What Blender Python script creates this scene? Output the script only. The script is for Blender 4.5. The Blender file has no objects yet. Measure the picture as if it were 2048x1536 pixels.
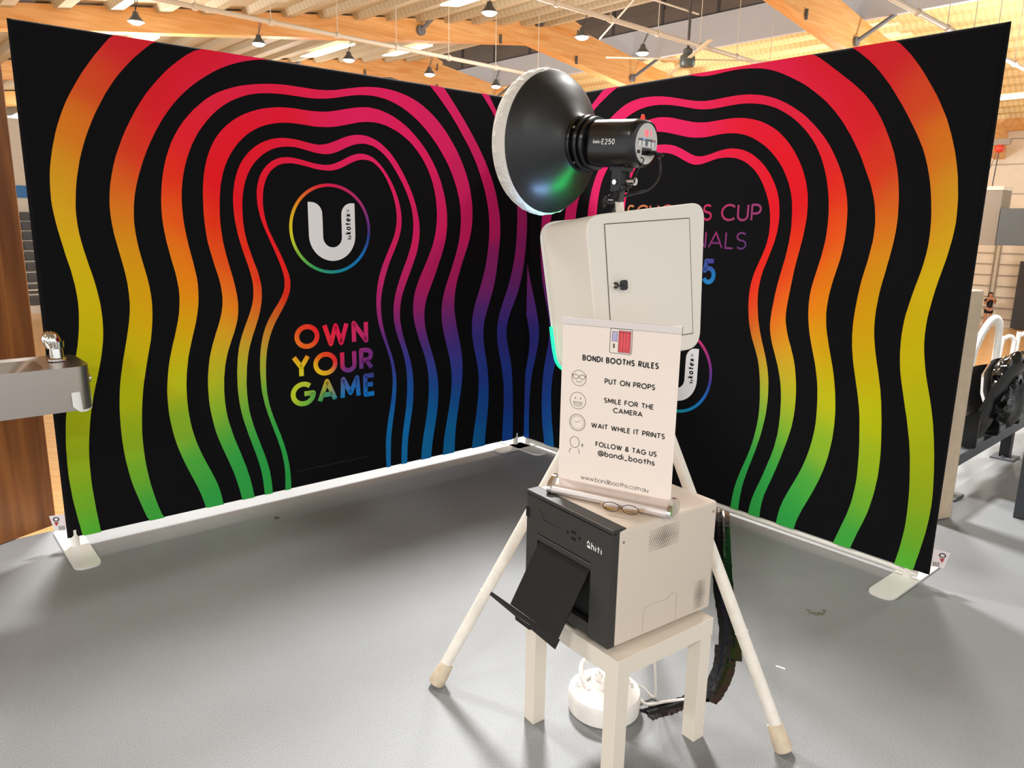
import bpy, bmesh, math, random
from mathutils import Vector, Matrix
from mathutils.geometry import tessellate_polygon
random.seed(7)
C = bpy.context.scene.collection
SC = bpy.context.scene
# ---------------------------------------------------------------- camera
F_PX, PITCH, ROLL, EYE = 1482.8, 0.2136, 0.018, 1.5268
cp, sp = math.cos(PITCH), math.sin(PITCH)
FW = Vector((0, cp, -sp)); R0 = Vector((1, 0, 0)); U0 = R0.cross(FW)
RT = R0*math.cos(ROLL) + U0*math.sin(ROLL); UP = -R0*math.sin(ROLL) + U0*math.cos(ROLL)
cam = bpy.data.objects.new('camera', bpy.data.cameras.new('camera')); C.objects.link(cam)
cam.data.sensor_width = 36; cam.data.lens = 36*F_PX/2048; cam.data.clip_end = 300
m = Matrix((RT, UP, -FW)).transposed().to_4x4(); m.translation = (0, 0, EYE); cam.matrix_world = m
SC.camera = cam
# ---------------------------------------------------------------- world, exposure
SC.view_settings.view_transform = 'Standard'; SC.view_settings.look = 'None'
SC.view_settings.gamma = 1; SC.view_settings.use_curve_mapping = False
SC.view_settings.exposure = 0.9
w = bpy.data.worlds.new('sky'); SC.world = w; w.use_nodes = True
w.node_tree.nodes['Background'].inputs[0].default_value = (0.96, 0.985, 1.0, 1)
w.node_tree.nodes['Background'].inputs[1].default_value = 0.75
# ---------------------------------------------------------------- lamps out of view (high-bay pendants hung over the concourse)
def bay(x, y, z, power, col=(.985, 0.985, 0.97), r=0.25, spread=150):
    l = bpy.data.lights.new('high_bay_light', 'AREA'); l.shape = 'DISK'; l.size = r*2; l.energy = power; l.color = col
    l.spread = math.radians(spread)
    o = bpy.data.objects.new('high_bay_light', l); C.objects.link(o); o.location = (x, y, z); return o
for x_, y_, p_, r_ in ((0.1, 7.4, 520, .5), (-2.9, 5.8, 210, .4), (2.9, 6.3, 115, .35), (-5.2, 0.0, 90, .3),
                       (-2.8, -4.5, 250, .4), (2.2, -4.5, 165, .4), (6.5, 6.4, 60, .3)):
    bay(x_, y_, min(6.0, 5.36 + .15*(x_*.737 + y_*.676) - .5), p_, r=r_)
# lamps of the hall; the last one added to brighten the right deck
for (s_, t_, e_) in ((6, 20, 260), (14, 28, 260), (14, 14, 240), (24, 20, 300), (29, 13, 420), (34, 3, 110), (8, 34, 200), (24, 32, 260), (24, 7, 420)):
    c_, n_ = math.cos(math.radians(42.5)), math.sin(math.radians(42.5))
    l_ = bpy.data.lights.new('hall_lamp_fill_light', 'POINT'); l_.energy = e_; l_.color = (1, .96, .9); l_.shadow_soft_size = .25
    o_ = bpy.data.objects.new('hall_lamp_fill_light', l_); C.objects.link(o_); o_.location = (s_*c_ - t_*n_, s_*n_ + t_*c_, 4.6)

# ---------------------------------------------------------------- materials
def srgb(h):
    h = h.lstrip('#'); v = [int(h[i:i+2], 16)/255 for i in (0, 2, 4)]
    return tuple((x/12.92 if x <= 0.04045 else ((x+0.055)/1.055)**2.4) for x in v)
MATS = {}
def mat(name, col, rough=0.5, metal=0.0, emit=None, es=0, noise=0, nscale=8, bump=0, bscale=40, alpha=None, trans=0, coat=0, spec=None, stretch=None):
    if name in MATS: return MATS[name]
    M = bpy.data.materials.new(name); M.use_nodes = True; MATS[name] = M
    N, L = M.node_tree.nodes, M.node_tree.links; b = N['Principled BSDF']
    if isinstance(col, str): col = srgb(col)
    b.inputs['Base Color'].default_value = (*col, 1); b.inputs['Roughness'].default_value = rough; b.inputs['Metallic'].default_value = metal
    if spec is not None: b.inputs['Specular IOR Level'].default_value = spec
    if coat: b.inputs['Coat Weight'].default_value = coat
    if trans: b.inputs['Transmission Weight'].default_value = trans
    if alpha is not None: b.inputs['Alpha'].default_value = alpha
    if emit: b.inputs['Emission Color'].default_value = (*srgb(emit), 1); b.inputs['Emission Strength'].default_value = es
    tc = N.new('ShaderNodeTexCoord'); mp = N.new('ShaderNodeMapping'); L.new(tc.outputs['Object'], mp.inputs[0])
    if stretch: mp.inputs['Scale'].default_value = stretch
    if noise:
        n = N.new('ShaderNodeTexNoise'); n.inputs['Scale'].default_value = nscale; n.inputs['Detail'].default_value = 6
        L.new(mp.outputs[0], n.inputs['Vector'])
        r = N.new('ShaderNodeValToRGB'); e = r.color_ramp.elements; e[0].position = .3; e[1].position = .7
        e[0].color = (*[c*(1-noise) for c in col], 1); e[1].color = (*[min(1, c*(1+noise)) for c in col], 1)
        L.new(n.outputs['Fac'], r.inputs[0]); L.new(r.outputs[0], b.inputs['Base Color'])
    if bump:
        n2 = N.new('ShaderNodeTexNoise'); n2.inputs['Scale'].default_value = bscale; n2.inputs['Detail'].default_value = 4
        L.new(mp.outputs[0], n2.inputs['Vector']); bp = N.new('ShaderNodeBump'); bp.inputs['Strength'].default_value = bump
        bp.inputs['Distance'].default_value = .01; L.new(n2.outputs['Fac'], bp.inputs['Height']); L.new(bp.outputs[0], b.inputs['Normal'])
    return M
def attr_mat(name, rough=.8, gain=1.0):
    M = bpy.data.materials.new(name); M.use_nodes = True; N, L = M.node_tree.nodes, M.node_tree.links; b = N['Principled BSDF']
    a = N.new('ShaderNodeAttribute'); a.attribute_name = 'print'; g = N.new('ShaderNodeVectorMath'); g.operation = 'SCALE'; g.inputs['Scale'].default_value = gain; L.new(a.outputs['Color'], g.inputs[0]); L.new(g.outputs[0], b.inputs['Base Color'])
    b.inputs['Roughness'].default_value = rough; b.inputs['Specular IOR Level'].default_value = .2; return M
def wood_mat(name, c1, c2, axis=(1, 1, 12), rough=.5):
    M = bpy.data.materials.new(name); M.use_nodes = True; N, L = M.node_tree.nodes, M.node_tree.links; b = N['Principled BSDF']
    tc = N.new('ShaderNodeTexCoord'); mp = N.new('ShaderNodeMapping'); mp.inputs['Scale'].default_value = axis
    L.new(tc.outputs['Object'], mp.inputs[0]); n = N.new('ShaderNodeTexNoise'); n.inputs['Scale'].default_value = 1.0
    n.inputs['Detail'].default_value = 8; n.inputs['Distortion'].default_value = 1.2; L.new(mp.outputs[0], n.inputs['Vector'])
    r = N.new('ShaderNodeValToRGB'); e = r.color_ramp.elements; e[0].position = .32; e[1].position = .68
    e[0].color = (*srgb(c1), 1); e[1].color = (*srgb(c2), 1); L.new(n.outputs['Fac'], r.inputs[0]); L.new(r.outputs[0], b.inputs['Base Color'])
    b.inputs['Roughness'].default_value = rough; return M
# ---------------------------------------------------------------- helpers
def finish(name, bm, mats, parent=None, smooth=False, M=None):
    if M is not None: bmesh.ops.transform(bm, matrix=M, verts=bm.verts)
    me = bpy.data.meshes.new(name); bmesh.ops.recalc_face_normals(bm, faces=bm.faces) if not bm.loops.layers.color else None
    bm.to_mesh(me); bm.free()
    for x in (mats if isinstance(mats, (list, tuple)) else [mats]): me.materials.append(x)
    if smooth:
        for p in me.polygons: p.use_smooth = True
        try: me.set_sharp_from_angle(angle=math.radians(35))
        except Exception: pass
    o = bpy.data.objects.new(name, me); C.objects.link(o)
    if parent: o.parent = parent
    return o
def thing(name, label, cat, loc=(0, 0, 0), group=None, M=None):
    o = bpy.data.objects.new(name, None); C.objects.link(o); o.empty_display_size = .1
    if M is not None: o.matrix_world = M
    else: o.location = loc
    o['label'] = label; o['category'] = cat
    if group: o['group'] = group
    return o
def tag(o, label, cat, group=None, kind=None):
    o['label'] = label; o['category'] = cat
    if group: o['group'] = group
    if kind: o['kind'] = kind
    return o
def struct(o): o['kind'] = 'structure'; return o
def B(): return bmesh.new()
def frame(o, x, y, z):
    m = Matrix((Vector(x).normalized(), Vector(y).normalized(), Vector(z).normalized())).transposed().to_4x4(); m.translation = Vector(o); return m
def zframe(o, d):      # z axis along d
    d = Vector(d).normalized(); h = Vector((0, 0, 1)) if abs(d.z) < .95 else Vector((1, 0, 0))
    x = h.cross(d).normalized(); return frame(o, x, d.cross(x), d)
def box(bm, a, b, M=None, bev=0, seg=2, mi=0):
    vs = [bm.verts.new((x, y, z)) for x in (a[0], b[0]) for y in (a[1], b[1]) for z in (a[2], b[2])]
    fs = [bm.faces.new([vs[i] for i in q]) for q in ((0, 1, 3, 2), (4, 6, 7, 5), (0, 4, 5, 1), (2, 3, 7, 6), (0, 2, 6, 4), (1, 5, 7, 3))]
    for f in fs: f.material_index = mi
    if bev:
        es = list({e for f in fs for e in f.edges}); r = bmesh.ops.bevel(bm, geom=es, offset=bev, segments=seg, affect='EDGES', profile=.5)
        vs = list({v for f in r['faces'] for v in f.verts} | {v for v in vs if v.is_valid})
        for v in list(vs):
            for f in v.link_faces: f.material_index = mi
    if M is not None: bmesh.ops.transform(bm, matrix=M, verts=vs)
    return vs
def lathe(bm, prof, M=Matrix(), n=32, mi=0, cap0=True, cap1=True, wob=None):
    rings = []
    for (r, z) in prof:
        rings.append([bm.verts.new(M @ Vector(((r*(1+(wob(k, z) if wob else 0)))*math.cos(2*math.pi*k/n), (r*(1+(wob(k, z) if wob else 0)))*math.sin(2*math.pi*k/n), z))) for k in range(n)])
    for a, b in zip(rings, rings[1:]):
        for k in range(n):
            f = bm.faces.new((a[k], a[(k+1) % n], b[(k+1) % n], b[k])); f.material_index = mi
    if cap0: f = bm.faces.new(rings[0][::-1]); f.material_index = mi
    if cap1: f = bm.faces.new(rings[-1]); f.material_index = mi
def cyl(bm, p0, p1, r0, r1=None, n=16, mi=0):
    p0, p1 = Vector(p0), Vector(p1); r1 = r0 if r1 is None else r1
    lathe(bm, [(r0, 0), (r1, (p1-p0).length)], zframe(p0, p1-p0), n, mi)
def cr(P, n, closed=False):
    P = [Vector(p) for p in P]; out = []; N = len(P)
    for i in range(N if closed else N-1):
        p1, p2 = P[i], P[(i+1) % N]
        p0 = P[i-1] if (closed or i > 0) else p1*2-p2
        p3 = P[(i+2) % N] if (closed or i < N-2) else p2*2-p1
        for k in range(n):
            t = k/n; out.append(.5*((2*p1)+(p2-p0)*t+(2*p0-5*p1+4*p2-p3)*t*t+(3*p1-p0-3*p2+p3)*t**3))
    if not closed: out.append(P[-1])
    return out
def tube(bm, P, r, n=10, sm=8, mi=0, closed=False, scale=None):
    Q = cr(P, sm, closed) if sm > 1 else [Vector(p) for p in P]
    rings = []; up = None
    for i, p in enumerate(Q):
        a = Q[(i-1) % len(Q)] if (closed or i > 0) else p; b = Q[(i+1) % len(Q)] if (closed or i < len(Q)-1) else p
        d = (b-a).normalized()
        if up is None: up = d.orthogonal().normalized()
        up = (up - d*up.dot(d)).normalized(); s = d.cross(up); rr = r*(scale(i/len(Q)) if scale else 1)
        rings.append([bm.verts.new(p + (up*math.cos(2*math.pi*k/n)+s*math.sin(2*math.pi*k/n))*rr) for k in range(n)])
    pr = list(zip(rings, rings[1:])) + ([(rings[-1], rings[0])] if closed else [])
    for a, b in pr:
        for k in range(n): bm.faces.new((a[k], a[(k+1) % n], b[(k+1) % n], b[k])).material_index = mi
    if not closed: bm.faces.new(rings[0][::-1]).material_index = mi; bm.faces.new(rings[-1]).material_index = mi
def poly(bm, pts, mi=0):
    vs = [bm.verts.new(p) for p in pts]
    for t in tessellate_polygon([[Vector(p) for p in pts]]):
        try: bm.faces.new([vs[i] for i in t]).material_index = mi
        except ValueError: pass
    return vs
def prism(bm, pts, h, M=Matrix(), mi=0):      # pts 2D outline in local xy, extruded 0..h in z
    a = [bm.verts.new(M @ Vector((x, y, 0))) for x, y in pts]; b = [bm.verts.new(M @ Vector((x, y, h))) for x, y in pts]; n = len(pts)
    for k in range(n): bm.faces.new((a[k], a[(k+1) % n], b[(k+1) % n], b[k])).material_index = mi
    for t in tessellate_polygon([[Vector((x, y, 0)) for x, y in pts]]):
        bm.faces.new([a[i] for i in t[::-1]]).material_index = mi; bm.faces.new([b[i] for i in t]).material_index = mi
    return a+b
def rrect(x0, y0, x1, y1, r, n=6):
    o = []
    for cx, cy, a in ((x1-r, y1-r, 0), (x0+r, y1-r, 90), (x0+r, y0+r, 180), (x1-r, y0+r, 270)):
        for k in range(n+1):
            t = math.radians(a+90*k/n); o.append((cx+r*math.cos(t), cy+r*math.sin(t)))
    return o
def rpoly(P, r, n=6):   # round the corners of a polygon
    out = []; N = len(P)
    for i in range(N):
        p = Vector(P[i]); a = (Vector(P[i-1])-p).normalized(); b = (Vector(P[(i+1) % N])-p).normalized()
        q0, q1 = p+a*r, p+b*r
        for k in range(n+1):
            t = k/n; out.append(tuple(q0*(1-t)**2+p*2*t*(1-t)+q1*t*t))
    return out
# ---------------------------------------------------------------- drawn lettering (geometric sans built from strokes)
def A(cx, cy, rx, ry, a0, a1, n=14):
    return [(cx+rx*math.cos(math.radians(a0+(a1-a0)*k/n)), cy+ry*math.sin(math.radians(a0+(a1-a0)*k/n))) for k in range(n+1)]
def ring_(cx, cy, rx, ry): return A(cx, cy, rx, ry, 0, 360, 28)
G = {
 'A': (.8, [[(0, 0), (.4, 1), (.8, 0)], [(.14, .3), (.66, .3)]]),
 'B': (.56, [[(0, 0), (0, 1), (.27, 1)]+A(.27, .765, .235, .235, 90, -90)+[(0, .53)], [(.28, .53)]+A(.29, .265, .27, .265, 90, -90)+[(0, 0)]]),
 'C': (.82, [A(.5, .5, .5, .5, 45, 315, 24)]), 'D': (.72, [[(0, 0), (0, 1), (.22, 1)]+A(.22, .5, .5, .5, 90, -90)+[(0, 0)]]),
 'E': (.48, [[(.48, 1), (0, 1), (0, 0), (.48, 0)], [(0, .52), (.42, .52)]]), 'F': (.46, [[(.46, 1), (0, 1), (0, 0)], [(0, .52), (.4, .52)]]),
 'G': (.92, [A(.5, .5, .5, .5, 48, 360, 28)+[(.55, .5)]]), 'H': (.64, [[(0, 0), (0, 1)], [(.64, 0), (.64, 1)], [(0, .52), (.64, .52)]]),
 'I': (0, [[(0, 0), (0, 1)]]), 'K': (.55, [[(0, 0), (0, 1)], [(.52, 1), (.02, .46), (.55, 0)]]), 'L': (.44, [[(0, 1), (0, 0), (.44, 0)]]),
 'M': (.86, [[(0, 0), (.06, 1), (.43, .2), (.8, 1), (.86, 0)]]), 'N': (.66, [[(0, 0), (0, 1), (.66, 0), (.66, 1)]]),
 'O': (1.0, [ring_(.5, .5, .5, .5)]), 'P': (.54, [[(0, 0), (0, 1), (.27, 1)]+A(.27, .72, .28, .28, 90, -90)+[(0, .44)]]),
 'R': (.56, [[(0, 0), (0, 1), (.27, 1)]+A(.27, .73, .27, .27, 90, -90)+[(0, .46)], [(.26, .46), (.56, 0)]]),
 'S': (.52, [A(.26, .76, .25, .24, 35, 270, 16)+A(.26, .26, .26, .26, 85, -145, 16)]), 'T': (.62, [[(0, 1), (.62, 1)], [(.31, 1), (.31, 0)]]),
 'U': (.64, [[(0, 1), (0, .32)]+A(.32, .32, .32, .32, 180, 360)+[(.64, 1)]]), 'V': (.74, [[(0, 1), (.37, 0), (.74, 1)]]),
 'W': (1.14, [[(0, 1), (.3, 0), (.57, .95), (.84, 0), (1.14, 1)]]), 'Y': (.68, [[(0, 1), (.34, .46), (.68, 1)], [(.34, .46), (.34, 0)]]), 'X': (.6, [[(0, 0), (.6, 1)], [(0, 1), (.6, 0)]]),
 '&': (.7, [[(.7, 0), (.2, .62)]+A(.33, .8, .18, .2, 215, -30, 14)+[(.22, .48)]+A(.28, .25, .28, .25, 130, 300, 12)+[(.66, .44)]]),
 '@': (1.0, [A(.5, .42, .5, .5, -60, 290, 28), ring_(.48, .42, .2, .22), [(.68, .64), (.68, .3)]+A(.83, .32, .15, .13, 180, 350, 8)]),
 '_': (.55, [[(0, -.05), (.55, -.05)]]), '.': (.02, [[(0, 0), (0, .03)]]), '+': (.4, [[(0, .45), (.4, .45)], [(.2, .25), (.2, .65)]]),
 'a': (.56, [ring_(.28, .33, .28, .33), [(.56, .66), (.56, 0)]]), 'b': (.56, [ring_(.28, .33, .28, .33), [(0, 1.05), (0, 0)]]),
 'c': (.5, [A(.3, .33, .3, .33, 48, 312, 18)]), 'd': (.56, [ring_(.28, .33, .28, .33), [(.56, 1.05), (.56, 0)]]),
 'e': (.56, [[(.02, .33), (.56, .33)]+A(.28, .33, .28, .33, 0, 310, 20)]), 'h': (.5, [[(0, 0), (0, 1.05)], A(.25, .4, .25, .26, 180, 0)+[(.5, 0)]]),
 'i': (0, [[(0, 0), (0, .66)], [(0, .88), (0, .93)]]), 'k': (.44, [[(0, 0), (0, 1.0)], [(.4, .66), (.03, .3), (.44, 0)]]), 'n': (.5, [[(0, 0), (0, .66)], A(.25, .4, .25, .26, 180, 0)+[(.5, 0)]]),
 'm': (.86, [[(0, 0), (0, .66)], A(.215, .44, .215, .22, 180, 0)+[(.43, 0)], A(.645, .44, .215, .22, 180, 0)+[(.86, 0)]]),
 'o': (.62, [ring_(.31, .33, .31, .33)]), 's': (.38, [A(.19, .5, .18, .16, 35, 270, 12)+A(.19, .17, .19, .17, 85, -145, 12)]),
 't': (.44, [[(.22, .95), (.22, 0)], [(0, .64), (.44, .64)]]), 'u': (.5, [[(0, .66), (0, .26)]+A(.25, .26, .25, .26, 180, 360)+[(.5, .66)], [(.5, .4), (.5, 0)]]),
 'w': (.84, [[(0, .66), (.22, 0), (.42, .62), (.62, 0), (.84, .66)]]), 'x': (.5, [[(0, 0), (.5, .66)], [(0, .66), (.5, 0)]]), 'y': (.5, [[(0, .66), (.26, 0)], [(.5, .66), (.14, -.28)]]),
 '0': (.6, [ring_(.3, .5, .3, .5)]), '2': (.56, [A(.28, .72, .27, .28, 165, -40, 14)+[(0, 0), (.56, 0)]]),
 '5': (.56, [[(.52, 1), (.1, 1), (.04, .52)]+A(.27, .33, .29, .33, 120, -150, 18)]), '8': (.5, [ring_(.25, .76, .22, .24), ring_(.25, .27, .25, .27)]), '3': (.5, [A(.22, .76, .23, .24, 150, -80, 14), A(.22, .27, .27, .27, 85, -150, 14)]),
 '1': (.2, [[(0, .82), (.2, 1), (.2, 0)]]), ' ': (.3, [])}
def ribbon(P, w, closed=False):
    P = [Vector(p).to_2d() for p in P]
    if len(P) > 2 and (P[0]-P[-1]).length < 1e-5: closed = True; P = P[:-1]
    n = len(P); N_ = n if closed else n-1; quads = []
    D_ = [(P[(i+1) % n]-P[i]).normalized() for i in range(N_)]; off = lambda d: Vector((-d.y, d.x))*w/2
    def joint(i):      # offsets (end of the segment before, start of the segment after) at point i
        d0 = D_[(i-1) % N_] if (closed or i > 0) else None; d1 = D_[i % N_] if (closed or i < n-1) else None
        if d0 is None: return None, off(d1)
        if d1 is None: return off(d0), None
        m_ = d0+d1
        if m_.length > 1e-4:
            m_.normalize(); k = m_.dot(d1)
            if k > .76: o = off(m_)/k; return o, o
        return off(d0), off(d1)
    for i in range(N_):
        a = joint(i)[1]; b = joint((i+1) % n)[0]; p, q = P[i], P[(i+1) % n]
        quads.append((p+a, q+b, q-b, p-a))
        e, f = joint((i+1) % n)
        if f is not None and (e-f).length > 1e-7:
            s_ = 1 if (D_[i].x*D_[(i+1) % N_].y-D_[i].y*D_[(i+1) % N_].x) < 0 else -1
            m_ = e*s_+f*s_
            if m_.length > 1e-7: quads.append((q, q+e*s_, q+m_.normalized()*w/2*.98, q+f*s_))
    return quads
def text_quads(s, h, wt=.14, gap=.16, width=None, align='l'):
    # outer height h, baseline at 0; returns list of quads (2D); wt relative to h
    k = h*(1-wt); x = 0; out = []
    def lay(kx):
        x = 0; res = []
        for ch in s:
            adv, st = G[ch]
            for P in st:
                pts = [((x+wt*h/2+px*k*kx), (wt*h/2+py*k)) for px, py in P]
                res += ribbon(pts, wt*h)
            x += adv*k*kx + (wt*h if adv or ch != ' ' else 0) + gap*h*(1 if ch != ' ' else .6)
        return res, x-gap*h
    res, W = lay(1)
    if width:
        _, W2 = lay(.5); kx = 1+(width-W)/((W-W2)*2) if W != W2 else 1
        res, W = lay(kx)
    off = {'l': 0, 'c': -W/2, 'r': -W}[align]
    return [tuple(Vector((p.x+off, p.y)) for p in q) for q in res]
def put(bm, quads, f, mi=0, colf=None, lay=None):
    for q in quads:
        vs = [bm.verts.new(f(p.x, p.y)) for p in q]
        try: fc = bm.faces.new(vs)
        except ValueError: continue
        fc.material_index = mi
        if colf and lay:
            for lp, p in zip(fc.loops, q): lp[lay] = (*colf(p.x, p.y), 1)
def idw(samples, p=3.0, sig=None):
    S = [(u, v, srgb(c)) for u, v, c in samples]
    def f(u, v):
        W = 0; a = [0, 0, 0]
        for su, sv, c in S:
            d = math.hypot(u-su, v-sv)+1e-3; k = d**-p if sig is None else math.exp(-(d/sig)**2)+1e-7/d**4; W += k
            for i in range(3): a[i] += c[i]*k
        return tuple(x/W for x in a)
    return f
def dup(root, M=None):
    r = root.copy(); C.objects.link(r)
    if M is not None: r.matrix_world = M
    for ch in list(root.children):
        c = ch.copy(); C.objects.link(c); c.parent = r
        for g in ch.children:
            d = g.copy(); C.objects.link(d); d.parent = c
    return r
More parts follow.
